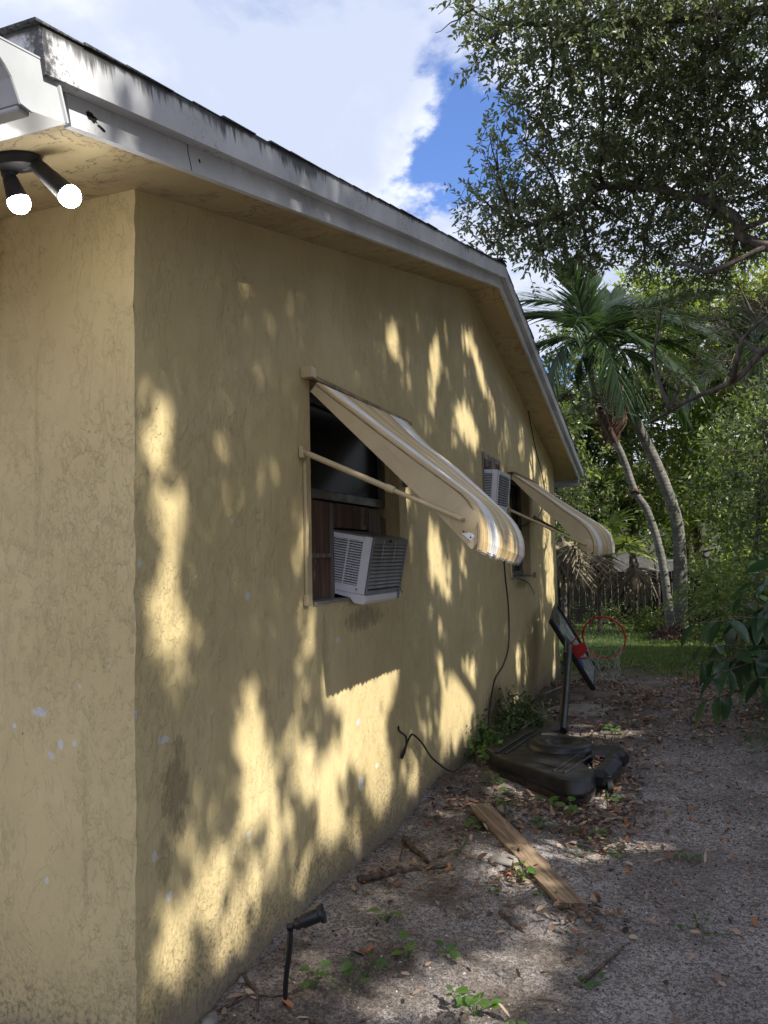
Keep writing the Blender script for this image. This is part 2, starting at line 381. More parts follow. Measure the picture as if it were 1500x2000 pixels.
def ground_mat():
    m = M('sandy_soil', .95, 0, .15); x, y, z = m.sep()
    sand = m.mix(m.ramp(m.noise(1.6, 5, .6), .35, .65), (.37, .335, .32), (.58, .53, .51))
    sand = m.mix(m.math('MULTIPLY', m.ramp(m.noise(48, 5, .8), .47, .56), .72), sand, (.105, .088, .08))
    sand = m.mix(m.math('MULTIPLY', m.ramp(m.noise(120, 3, .85), .50, .58), .78), sand, (.055, .045, .04))
    org = m.ramp(m.noise(1.25, 6, .68, m.map((1, 1, 1), (4.2, 1.1, 0))), .44, .62)
    duff = m.mix(m.ramp(m.noise(70, 4, .7), .4, .62), (.045, .036, .03), (.15, .115, .09))
    track = m.ramp(m.math('ADD', x, m.math('MULTIPLY', m.math('SUBTRACT', m.noise(1.5, 4), .5), .7)), 1.05, 1.45, 1.0, .22)
    base = m.mix(m.math('MULTIPLY', m.math('MULTIPLY', org, track), .78), sand, duff)
    # the dead-leaf carpet takes over towards the yard
    far = m.ramp(m.math('ADD', y, m.math('MULTIPLY', m.noise(1.1, 4), 1.6)), 4.6, 6.6)
    base = m.mix(m.math('MULTIPLY', far, .55), base, (.085, .068, .055))
    rt = m.ramp(m.math('ADD', x, m.math('MULTIPLY', m.math('SUBTRACT', m.noise(1.7, 4), .5), 1.4)), 1.95, 2.5)
    base = m.mix(m.math('MULTIPLY', rt, .7), base, (.06, .05, .04))
    gr = m.ramp(m.math('ADD', y, m.math('MULTIPLY', m.math('SUBTRACT', m.noise(1.4, 4), .5), 2.2)), 8.6, 9.6)
    base = m.mix(gr, base, m.mix(m.noise(8, 4), (.03, .055, .014), (.07, .095, .025)))
    white = m.ramp(m.voro(60, 'F1'), .09, .15, .8, 0.0)
    base = m.mix(m.math('MULTIPLY', white, m.ramp(m.noise(3, 2), .5, .6)), base, (.55, .52, .48))
    m.color(base); m.bump(m.noise(35, 6, .75), 1.0, .016); m.bump(m.noise(170, 4, .75), .9, .006); m.bump(m.noise(9, 5, .65), .7, .03)
    return m.mat
def leaf_mat(name, a, b, c=None, rough=.45, trans=.35, tcol=None, spec=.5):
    m = M(name, rough, 0, spec); rnd = m.islrand()
    col = m.mix(m.ramp(rnd, 0, .8), a, b)
    if c is not None: col = m.mix(m.ramp(rnd, .86, .93), col, c)
    col = m.mix(m.math('MULTIPLY', m.ramp(m.noise(3, 3), .4, .7), .25), col, tuple(v * .6 for v in a))
    m.color(col)
    if trans:
        t = m.n('ShaderNodeBsdfTranslucent'); m.l(m.mix(.5, col, tcol or tuple(min(1, v * 2.2) for v in b)), t.inputs[0])
        ms = m.n('ShaderNodeMixShader'); ms.inputs[0].default_value = trans; m.l(m.b.outputs[0], ms.inputs[1]); m.l(t.outputs[0], ms.inputs[2]); m.l(ms.outputs[0], m.out.inputs[0])
    return m.mat
def bark_mat(name, a, b, sx=12, sz=2.2, bump=.8):
    m = M(name, .9, 0, .2); v = m.map((1, 1, sz / sx))
    n = m.noise(sx, 6, .65, v, .4); m.color(m.mix(m.ramp(n, .35, .65), a, b)); m.bump(n, bump, .012); m.bump(m.noise(60, 4), .3, .003); return m.mat
def palm_bark_mat(name):
    m = M(name, .85, 0, .2); x, y, z = m.sep()
    ph = m.math('ADD', m.math('MULTIPLY', z, 88), m.math('MULTIPLY', m.noise(3, 2), 7))
    ring = m.ramp(m.math('SINE', ph), .5, 1.0)
    base = m.mix(m.ramp(m.noise(6, 5, .7), .35, .65), (.10, .098, .088), (.19, .185, .165))
    base = m.mix(m.math('MULTIPLY', ring, .6), base, (.08, .072, .062))
    lich = m.ramp(m.noise(10, 5, .7, m.map((1, 1, 1), (3, 3, 3))), .6, .68); base = m.mix(m.math('MULTIPLY', lich, .5), base, (.26, .27, .235))
    m.color(base); m.bump(m.math('SINE', ph), .25, .003); m.bump(m.noise(50, 4), .4, .003); return m.mat
def wood_mat(name, a, b, axis='x', scale=30, rough=.75, wear=None):
    m = M(name, rough, 0, .25); st = {'x': (.05, 1, 1), 'y': (1, .05, 1), 'z': (1, 1, .05)}[axis]
    g = m.noise(scale, 5, .65, m.map(st), .6); col = m.mix(m.ramp(g, .32, .68), a, b)
    if wear: col = m.mix(m.ramp(m.noise(5, 6, .75, m.map({'x': (.4, 1, 1), 'y': (1, .4, 1), 'z': (1, 1, .4)}[axis])), .54, .64), col, wear)
    m.color(col); m.bump(g, .4, .003); return m.mat
def glass_mat():
    m = M('dark_window_glass', .22, 0, .08); m.color((.008, .009, .011)); m.bump(m.noise(2.5, 2), .05, .01); return m.mat

MT = dict(
    stucco=stucco_mat(), soffit=soffit_mat(), fascia=fascia_mat(1.0), fascia2=fascia_mat(.25, 'white_lower_fascia_paint'), shingle=shingle_mat(), ground=ground_mat(), glass=glass_mat(),
    gutter=plain('gutter_enamel', (.44, .46, .49), .4, 0, .18, 3, .05), alu=plain('aluminium_frame', (.13, .125, .115), .45, .6, .3, 8, .1),
    cream=plain('cream_enamel', (.47, .38, .225), .42, 0, .12, 4, .05, .5), tan=plain('tan_slat_enamel', (.60, .46, .25), .38, 0, .1, 4, .04, .5),
    tan2=plain('deep_tan_slat_enamel', (.50, .37, .19), .38, 0, .1, 4, .04, .5), tan3=plain('pale_slat_enamel', (.66, .55, .36), .38, 0, .1, 4, .04, .5),
    white=plain('white_slat_enamel', (.74, .74, .76), .36, 0, .08, 4, .04, .5), steel=plain('galvanised_steel', (.55, .57, .60), .35, .7, .15, 20, .05),
    rustbar=plain('rusty_cream_bar', (.27, .20, .13), .6, 0, .45, 14, .3),
    acwhite=plain('white_ac_plastic', (.66, .67, .71), .45, 0, .08, 5, .05, .5), acgrey=plain('grey_ac_metal', (.22, .225, .235), .5, .2, .25, 6, .08),
    acdark=plain('dark_coil', (.012, .012, .013), .8, 0, .3, 30, .1), fin=plain('dusty_coil_fin', (.20, .205, .215), .5, .3, .35, 10, .1), acin=plain('tarnished_interior', (.20, .19, .15), .6, .3, .7, 26, .1),
    redwood=wood_mat('weathered_red_board', (.075, .045, .035), (.145, .092, .070), 'z', 22, .8, (.28, .25, .22)), greywood=wood_mat('grey_weathered_board', (.10, .085, .075), (.20, .18, .16), 'z', 24, .85, (.36, .34, .32)),
    plank=wood_mat('pine_plank', (.15, .10, .065), (.34, .25, .165), 'x', 40, .85, (.11, .075, .055)), black=plain('black_plastic', (.012, .012, .014), .38, 0, .4, 9, .1, .5),
    tank=plain('sun_faded_black_plastic', (.015, .015, .018), .36, 0, .5, 5, .1, .4), bulbhouse=plain('dusty_black_housing', (.028, .029, .033), .6, 0, .4, 20, .2),
    cable=plain('black_cable', (.015, .014, .014), .5), red=plain('red_rim_enamel', (.42, .022, .015), .4, 0, .2, 9, .05), net=plain('grey_net_cord', (.42, .45, .42), .9),
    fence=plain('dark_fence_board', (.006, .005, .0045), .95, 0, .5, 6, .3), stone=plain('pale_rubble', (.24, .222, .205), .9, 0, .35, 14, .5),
    concrete=plain('grey_concrete', (.22, .205, .19), .92, 0, .3, 10, .4), bark=bark_mat('oak_bark', (.035, .028, .024), (.10, .085, .072)), limb=bark_mat('grey_limb_bark', (.055, .047, .04), (.145, .128, .11)),
    twig=bark_mat('dry_twig', (.05, .038, .03), (.13, .10, .075), 30, 6), palmbark=palm_bark_mat('ringed_palm_bark'), boot=bark_mat('brown_palm_boot', (.04, .026, .02), (.14, .09, .07), 30, 3),
    shaft=plain('green_crownshaft', (.13, .17, .075), .5, 0, .3, 5, .1), shade_fill=plain('shade_black', (.01, .009, .008), .9),  # near-black colour stands in for shade inside rooms, holes and grooves
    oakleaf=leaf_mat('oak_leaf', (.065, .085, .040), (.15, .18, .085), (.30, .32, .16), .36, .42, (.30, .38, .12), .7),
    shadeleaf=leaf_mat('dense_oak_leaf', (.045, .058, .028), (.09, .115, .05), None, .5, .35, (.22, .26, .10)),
    bgleaf=leaf_mat('broadleaf_foliage', (.058, .085, .030), (.165, .215, .062), (.36, .40, .11), .40, .48, (.38, .50, .09)),
    bgleaf2=leaf_mat('yellow_green_foliage', (.10, .145, .030), (.23, .29, .06), (.42, .44, .09), .45, .48, (.45, .58, .06)),  # yellow-green leaf; also paints sunlit spots onto the mid-right tree and shrub
    bgleaf3=leaf_mat('dark_green_foliage', (.030, .048, .019), (.095, .13, .042), (.26, .30, .10), .38, .34, (.2, .30, .06)),
    palmleaf=leaf_mat('palm_leaflet', (.016, .034, .014), (.042, .072, .026), None, .36, .22, (.10, .20, .04), .45), fruit=plain('pale_fruit_stalks', (.20, .22, .14), .8, 0, .4),
    deadleaf=leaf_mat('dead_palm_leaf', (.11, .09, .065), (.25, .205, .145), None, .7, .2, (.3, .25, .15)), redleaf=leaf_mat('brown_dead_frond', (.10, .05, .035), (.22, .13, .09), None, .8, .15, (.2, .1, .06)),
    broad=leaf_mat('glossy_broad_leaf', (.016, .042, .022), (.032, .070, .030), None, .30, .18, (.10, .25, .03), .6), weed=leaf_mat('weed_leaf', (.055, .125, .022), (.10, .21, .04), None, .5, .35, (.25, .45, .05)),
    weedd=leaf_mat('dark_weed_leaf', (.03, .075, .02), (.065, .13, .03), None, .5, .3, (.15, .3, .05)),
    litter=leaf_mat('fallen_leaf', (.17, .11, .08), (.44, .33, .25), (.42, .17, .07), .8, .1, (.3, .2, .1), .2), litterd=leaf_mat('dark_fallen_leaf', (.055, .04, .032), (.20, .145, .115), (.22, .09, .05), .85, .05, None, .2),
    grass=leaf_mat('lawn_blade', (.065, .105, .028), (.14, .20, .055), (.24, .25, .10), .5, .35, (.25, .42, .05)), nbrwall=plain('neighbour_pink_wall', (.52, .43, .38), .9), nbrroof=plain('neighbour_tile_roof', (.22, .19, .165), .9),
)
def emis(name, col, st):
    m = M(name, .4); m.color(col); m.val(m.b.inputs['Emission Color'], col); m.b.inputs['Emission Strength'].default_value = st; return m.mat
MT['fascia_c'] = fascia_mat(1.0, 'mouldy_rake_paint', 0.0); MT['fascia_e'] = fascia_mat(1.0, 'mouldy_eave_paint', .30)
MT['bulb'] = emis('lit_bulb', (1, .97, .92), 22)
# ================================================================== ground
def axis(parts): return np.unique(np.concatenate([np.arange(a, b, s) for a, b, s in parts]).round(4))
gx = axis([(-160, -12, 8), (-12, -1, 1), (-1, -.1, .15), (-.1, 2.6, .022), (2.6, 6, .1), (6, 16, .8), (16, 161, 8)])
gy = axis([(-60, -4, 6), (-4, -.2, .3), (-.2, 3.6, .022), (3.6, 6.4, .035), (6.4, 10.6, .07), (10.6, 24, .4), (24, 165, 8)])
X, Y = np.meshgrid(gx, gy); Z = gz(X, Y)
nx, ny = len(gx), len(gy); ii = np.arange((nx - 1) * (ny - 1)); a = (ii // (nx - 1)) * nx + ii % (nx - 1)
ground = link_obj('ground', mesh_np('ground', np.c_[X.ravel(), Y.ravel(), Z.ravel()], np.c_[a, a + 1, a + nx + 1, a + nx], MT['ground'], True))
ground['kind'] = 'structure'

# ================================================================== house
L, H, S = 8.7615, 2.766, 0.2379
SA = math.atan(S); YR = L / 2; ZR = H + S * YR
house = thing('house', (0, 0, 0), 'yellow stucco single-storey house with a low gable and white mildewed fascia', 'house')
def ztop(y): return H + S * np.minimum(y, L - y)
def cxo(z): return .007 * vnoise(z * 17 + 3, z * 0 + 2) + .005 * vnoise(z * 48, z * 0 + 7)
def cyo(z): return .007 * vnoise(z * 19 + 8, z * 0 + 4) + .005 * vnoise(z * 53, z * 0 + 11)
HOLES = [(1.27, 2.50, 1.345, 2.395), (5.80, 6.86, 1.33, 2.38), (4.73, 5.39, 1.955, 2.425)]
ycuts = sorted(set([round(v, 4) for v in np.concatenate([np.arange(0, .12, .02), np.arange(.12, L, .06), [L]])] + [h[0] for h in HOLES] + [h[1] for h in HOLES]))
zcuts = sorted(set([round(v, 4) for v in np.concatenate([np.arange(-.3, 3.95, .055)])] + [h[2] for h in HOLES] + [h[3] for h in HOLES]))
yc = np.array(ycuts); zc = np.array(zcuts)
V = []; idx = {}
for i, y in enumerate(yc):
    for j, z in enumerate(zc):
        zz_ = min(z, float(ztop(y)) + .01)
        fade = 1.0
        for h in HOLES:
            dy = max(h[0] - y, 0, y - h[1]); dz = max(h[2] - z, 0, z - h[3]); fade = min(fade, math.hypot(dy, dz) / .1)
        dx = (.012 * vnoise(np.array(y * 1.7), np.array(z * 1.7 + 3)) + .004 * vnoise(np.array(y * 9), np.array(z * 7))) * max(0, fade) * min(1, y / .15)
        # the foot of the wall is ragged and undercut a little
        e = math.exp(-y / .025)
        V.append((float(dx + cxo(np.array(zz_)) * e), float(y + cyo(np.array(zz_)) * e), zz_))
F = []
nz = len(zc)
for i in range(len(yc) - 1):
    for j in range(nz - 1):
        ym = (yc[i] + yc[i + 1]) / 2; zm = (zc[j] + zc[j + 1]) / 2
        if any(h[0] < ym < h[1] and h[2] < zm < h[3] for h in HOLES): continue
        if V[i * nz + j][2] >= V[i * nz + j + 1][2] - 1e-5 and V[(i + 1) * nz + j][2] >= V[(i + 1) * nz + j + 1][2] - 1e-5: continue
        F.append((i * nz + j, (i + 1) * nz + j, (i + 1) * nz + j + 1, i * nz + j + 1))
link_obj('gable_wall', mesh_np('gable_wall', V, F, MT['stucco'], True), house)
# front wall (faces the camera's left), back and far walls
xc = np.concatenate([np.arange(-6, -.6, .3), np.arange(-.6, -.1, .06), np.arange(-.1, .001, .02)]); xc[-1] = 0; zf = np.arange(-.3, H + .05, .055); zf[-1] = H + .02
V = []; nzf = len(zf)
for x in xc:
    for z in zf:
        e = math.exp(x / .025); d = (.012 * vnoise(np.array(x * 1.7 + 31), np.array(z * 1.7)) + .004 * vnoise(np.array(x * 8 + 9), np.array(z * 8))) * min(1, -x / .15)
        V.append((float(x + cxo(np.array(z)) * e), float(d + cyo(np.array(z)) * e), z))
F = [(i * nzf + j, (i + 1) * nzf + j, (i + 1) * nzf + j + 1, i * nzf + j + 1) for i in range(len(xc) - 1) for j in range(nzf - 1)]
link_obj('front_wall', mesh_np('front_wall', V, F, MT['stucco'], True), house)
MB().box((-3, L - .1, 1.2), (5.98, .2, 3.1)).build('back_wall', MT['stucco'], house)
MB().box((-6.1, L / 2, 1.2), (.2, L, 3.1)).build('side_wall', MT['stucco'], house)
# opening reveals
for k, h in enumerate(HOLES):
    y0, y1, z0, z1 = h; D = -.16; b = MB()
    mt = MT['stucco'] if k < 2 else MT['stone']
    b.add([(0, y0, z0), (D, y0, z0), (D, y0, z1), (0, y0, z1)], [(0, 1, 2, 3)]).add([(0, y1, z0), (D, y1, z0), (D, y1, z1), (0, y1, z1)], [(3, 2, 1, 0)])
    b.add([(0, y0, z1), (D, y0, z1), (D, y1, z1), (0, y1, z1)], [(0, 1, 2, 3)]).add([(0, y0, z0), (D, y0, z0), (D, y1, z0), (0, y1, z0)], [(3, 2, 1, 0)])
    b.build('reveal', mt, house)
MB().box((-.56, L / 2, 1.4), (.72, L - .6, 2.6)).build('shade_fill', MT['shade_fill'], house)  # solid block; the unlit rooms' darkness is in its colour

def slope_mat(far=False):
    if not far: X_ = Vector((0, math.cos(SA), math.sin(SA))); Z_ = Vector((0, -math.sin(SA), math.cos(SA)))
    else: X_ = Vector((0, math.cos(SA), -math.sin(SA))); Z_ = Vector((0, math.sin(SA), math.cos(SA)))
    Y_ = Z_.cross(X_); return X_, Y_, Z_
def local_obj(name, mb, mat, parent, X_, Y_, Z_, O, smooth=False):
    Mx = Matrix(((X_.x, Y_.x, Z_.x, O[0]), (X_.y, Y_.y, Z_.y, O[1]), (X_.z, Y_.z, Z_.z, O[2]), (0, 0, 0, 1))); inv = Mx.inverted()
    mb.v = [tuple(inv @ Vector(p)) for p in mb.v]
    o = link_obj(name, mb.mesh(name, mat, (0, 0, 0), smooth), parent); o.matrix_basis = Matrix.Translation(-Vector(ORG[parent])) @ Mx; return o
YE0, YE1 = -.585, L + .585            # eave lines
def slope_pt(y, perp, far=False):       # point on soffit line raised 'perp' square to the roof
    if not far: return np.array([y - math.sin(SA) * perp, H + S * y + math.cos(SA) * perp])
    return np.array([y + math.sin(SA) * perp, H + S * (L - y) + math.cos(SA) * perp])
def board(name, p0, p1, x0, x1, mat, far, ext=0.0):
    yE = (YE1 + ext) if far else (YE0 - ext)
    a = slope_pt(yE, p0, far); b = slope_pt(yE, p1, far); zb = lambda p: ZR + p / math.cos(SA)
    poly = [a, (YR, zb(p0)), (YR, zb(p1)), b]
    P3 = [(0, q[0], q[1]) for q in poly]
    if far: P3 = P3[::-1]
    # break the long edge so the paint can wobble
    mb = MB().prism(P3, (x0, 0, 0), (x1, 0, 0)); X_, Y_, Z_ = slope_mat(far)
    return local_obj(name, mb, mat, house, X_, Y_, Z_, (x1, *(b if not far else (YR, zb(p1)))))
for far in (False, True):
    board('fascia_board', -.012, .100, .250, .272, MT['fascia2'], far)
    board('drip_board', .064, .170, .2725, .314, MT['fascia'] if far else MT['fascia_c'], far, .105)
    # soffit: a sloping sheet under the rake and the eave
    b = MB(); yE = YE1 if far else YE0; yi = L + .001 if far else -.001
    f = (lambda y: H + S * (L - y)) if far else (lambda y: H + S * y)
    n = 24
    ys = np.linspace(yE, YR, n)
    for i in range(n - 1):
        q = [(-.02, ys[i], f(ys[i])), (.25, ys[i], f(ys[i])), (.25, ys[i + 1], f(ys[i + 1])), (-.02, ys[i + 1], f(ys[i + 1]))]
        b.add(q, [(0, 1, 2, 3)])
    b.build('rake_soffit', MT['soffit'], house)
    xs = [-6.2, -3, -1, -.021]; b = MB()
    for i in range(3):
        b.add([(xs[i], yE, f(yE)), (xs[i + 1], yE, f(yE)), (xs[i + 1], yi, f(yi)), (xs[i], yi, f(yi))], [(0, 1, 2, 3)])
    b.build('eave_soffit', MT['soffit'], house)
    # roof deck
    a0 = slope_pt(yE, .07, far); a1 = slope_pt(yE, .164, far); z0 = ZR + .07 / math.cos(SA); z1 = ZR + .164 / math.cos(SA)
    MB().prism([(0, *a0), (0, YR, z0), (0, YR, z1), (0, *a1)], (-6.3, 0, 0), (.249, 0, 0)).build('roof_deck', MT['shingle'], house)
    # eave boards and shingle courses
    X_, Y_, Z_ = slope_mat(far); sg = 1 if far else -1
    d = np.array([0, -math.cos(SA) * (1 if not far else -1), -math.sin(SA)])      # down-slope
    base = np.array([0, *slope_pt(yE, 0, far)]); up = np.array([Z_.x, Z_.y, Z_.z])
    lo = MB().prism([base - up * .004, base + up * .064, base + up * .064 + d * .022, base - up * .004 + d * .022], (-6.3, 0, 0), (.249, 0, 0))
    lo.build('eave_board', MT['fascia2'], house)
    Xe = Vector((1, 0, 0)) ; Ze = Vector(up); Ye = Ze.cross(Xe)
    mbx = MB().prism([base + up * .066 + d * .090, base + up * .170 + d * .090, base + up * .170 + d * .108, base + up * .066 + d * .108], (-6.3, 0, 0), (.314, 0, 0))
    MB().prism([base + up * .150, base + up * .164, base + up * .164 + d * .089, base + up * .150 + d * .089], (-6.3, 0, 0), (.271, 0, 0)).build('roof_edge', MT['shingle'], house)
    local_obj('eave_drip_board', mbx, MT['fascia'] if far else MT['fascia_e'], house, Xe, Ye, Ze, tuple(base + up * .170))
    ncs = 33; expo = (YR - YE0) / math.cos(SA) / ncs; T_ = .0065
    for i in range(ncs):
        s0 = -.125 + i * (expo + .125 / ncs)      # distance up the slope from the eave
        A = base - d * s0 + up * (.171 + T_); B = base - d * (s0 + expo * 1.35) + up * .173
        jit = (rng.random() - .5) * .012
        xe = .318 + jit
        MB().prism([A - up * T_, A, B, B - up * .002], (-6.3, 0, 0), (xe, 0, 0)).build('shingle', MT['shingle'], house)
MB().box((-3, YR, ZR + .200), (6.62, .2, .012)).build('ridge_cap', MT['shingle'], house)
# broken fascia hole (rot) near the corner: flat ragged patch, its inner shade painted near-black
def rot_hole_shade(y, perp, ry, rz, n=14, seed=1):
    r_ = np.random.default_rng(seed); c = slope_pt(y, perp); P = []
    for k in range(n):
        t = 2 * math.pi * k / n; q = .65 + .5 * r_.random(); P.append((.2725, c[0] + math.cos(t) * ry * q, c[1] + math.sin(t) * rz * q + math.cos(t) * ry * S * -.4))
    MB().add(P, [tuple(range(n))]).build('rot_hole_shade', MT['shade_fill'], house)
rot_hole_shade(-.505, .030, .024, .0125, 22, 3); rot_hole_shade(-.475, .012, .016, .006, 16, 5); rot_hole_shade(-.03, .03, .006, .006, 8, 9)
# split in the lower board
MB().tube([(.2725, *slope_pt(-.10, .075)), (.2728, *slope_pt(-.085, .07)), (.2728, *slope_pt(-.088, .04)), (.2725, *slope_pt(-.08, -.01))], .0014, 5).build('board_crack', MT['shade_fill'], house)

# gutter with end cap
gp = [(-0.629, 2.592), (-0.670, 2.706), (-0.833, 2.675), (-0.830, 2.641), (-0.808, 2.627), (-0.791, 2.611), (-0.777, 2.585), (-0.768, 2.567), (-0.736, 2.565)]
P3 = [(0, y, z) for y, z in gp]
gut = MB().prism(P3, (-6.2, 0, 0), (.292, 0, 0)).build('gutter', MT['gutter'], house)
cc = np.mean(np.array(gp), axis=0)
capP = [(0, cc[0] + (y - cc[0]) * 1.02, cc[1] + (z - cc[1]) * 1.02) for y, z in gp]
link_obj('end_cap', MB().prism(capP, (.2925, 0, 0), (.300, 0, 0)).mesh('end_cap', MT['gutter']), gut)
link_obj('end_cap_rim', MB().tube([(.298, cc[0] + (y - cc[0]) * 1.03, cc[1] + (z - cc[1]) * 1.03) for y, z in gp[1:]], .0042, 7).tube([(.300, gp[0][0], gp[0][1]), (.300, gp[1][0], gp[1][1])], .006, 6).mesh('end_cap_rim', MT['gutter']), gut)
link_obj('front_lip', MB().box((-2.96, gp[8][0] - .012, gp[8][1] - .004), (6.5, .035, .012), None, .003).box((-2.96, gp[2][0] + .004, gp[2][1] - .01), (6.5, .012, .02)).mesh('front_lip', MT['gutter']), gut)
# far eave gutter
gf = [(0, L - y, z) for y, z in gp][::-1]
MB().prism(gf, (-6.2, 0, 0), (.24, 0, 0)).build('gutter', MT['gutter'], house)
MB().box((-3, L + .60, 2.552), (6.56, .05, .05)).build('eave_trim', MT['fascia2'], house)

# ------------------------------------------------------------------ windows (parts of the house)
def win(y0, y1, z0, z1, x, fr=.045, glass=True, mull=None):
    b = MB(); d = .05
    b.box((x, y0 + fr / 2, (z0 + z1) / 2), (d, fr, z1 - z0), None, .004).box((x, y1 - fr / 2, (z0 + z1) / 2), (d, fr, z1 - z0), None, .004)
    b.box((x, (y0 + y1) / 2, z1 - fr / 2), (d * .96, y1 - y0 - 2 * fr, fr), None, .004).box((x, (y0 + y1) / 2, z0 + fr / 2), (d * .96, y1 - y0 - 2 * fr, fr), None, .004)
    if mull: b.box((x, mull, (z0 + z1) / 2), (d * .9, .035, z1 - z0 - 2 * fr), None, .004)
    f = b.build('window', MT['alu'], house)
    gl = MB().box((x - .006, (y0 + y1) / 2, (z0 + z1) / 2), (.005, y1 - y0 - 2 * fr + .004, z1 - z0 - 2 * fr + .004)); link_obj('pane', gl.mesh('pane', MT['glass']), f)
    return f
w1 = win(1.272, 2.498, 1.862, 2.393, -.115, .05)
for nm, (ya, yb, za, zb), mt in (('b', (1.275, 1.672, 1.352, 1.57), 'redwood'), ('b', (1.275, 1.672, 1.585, 1.853), 'redwood'), ('b', (1.690, 2.215, 1.722, 1.853), 'redwood'), ('b', (2.22, 2.40, 1.352, 1.850), 'greywood'), ('b', (2.405, 2.495, 1.352, 1.80), 'greywood')):
    o = MB().box((-.10, (ya + yb) / 2, (za + zb) / 2), (.02, yb - ya, zb - za), None, .002); link_obj('infill_board', o.mesh('infill_board', MT[mt]), w1)
link_obj('batten', MB().box((-.085, 1.47, 1.577), (.014, .39, .022)).mesh('batten', MT['greywood']), w1)
link_obj('batten', MB().box((-.084, 1.681, 1.60), (.016, .018, .49)).mesh('batten', MT['greywood']), w1)
link_obj('sill', MB().box((-.07, 1.885, 1.352), (.16, 1.226, .014)).mesh('sill', MT['concrete']), w1)
w2 = win(5.802, 6.858, 1.345, 2.378, -.115, .05, True, 6.33)
link_obj('sill', MB().box((-.045, 6.33, 1.338), (.19, 1.06, .014)).mesh('sill', MT['concrete']), w2)
MB().box((.012, 7.02, 1.34), (.024, .05, .06), None, .004).build('wall_clip', MT['rustbar'], house)

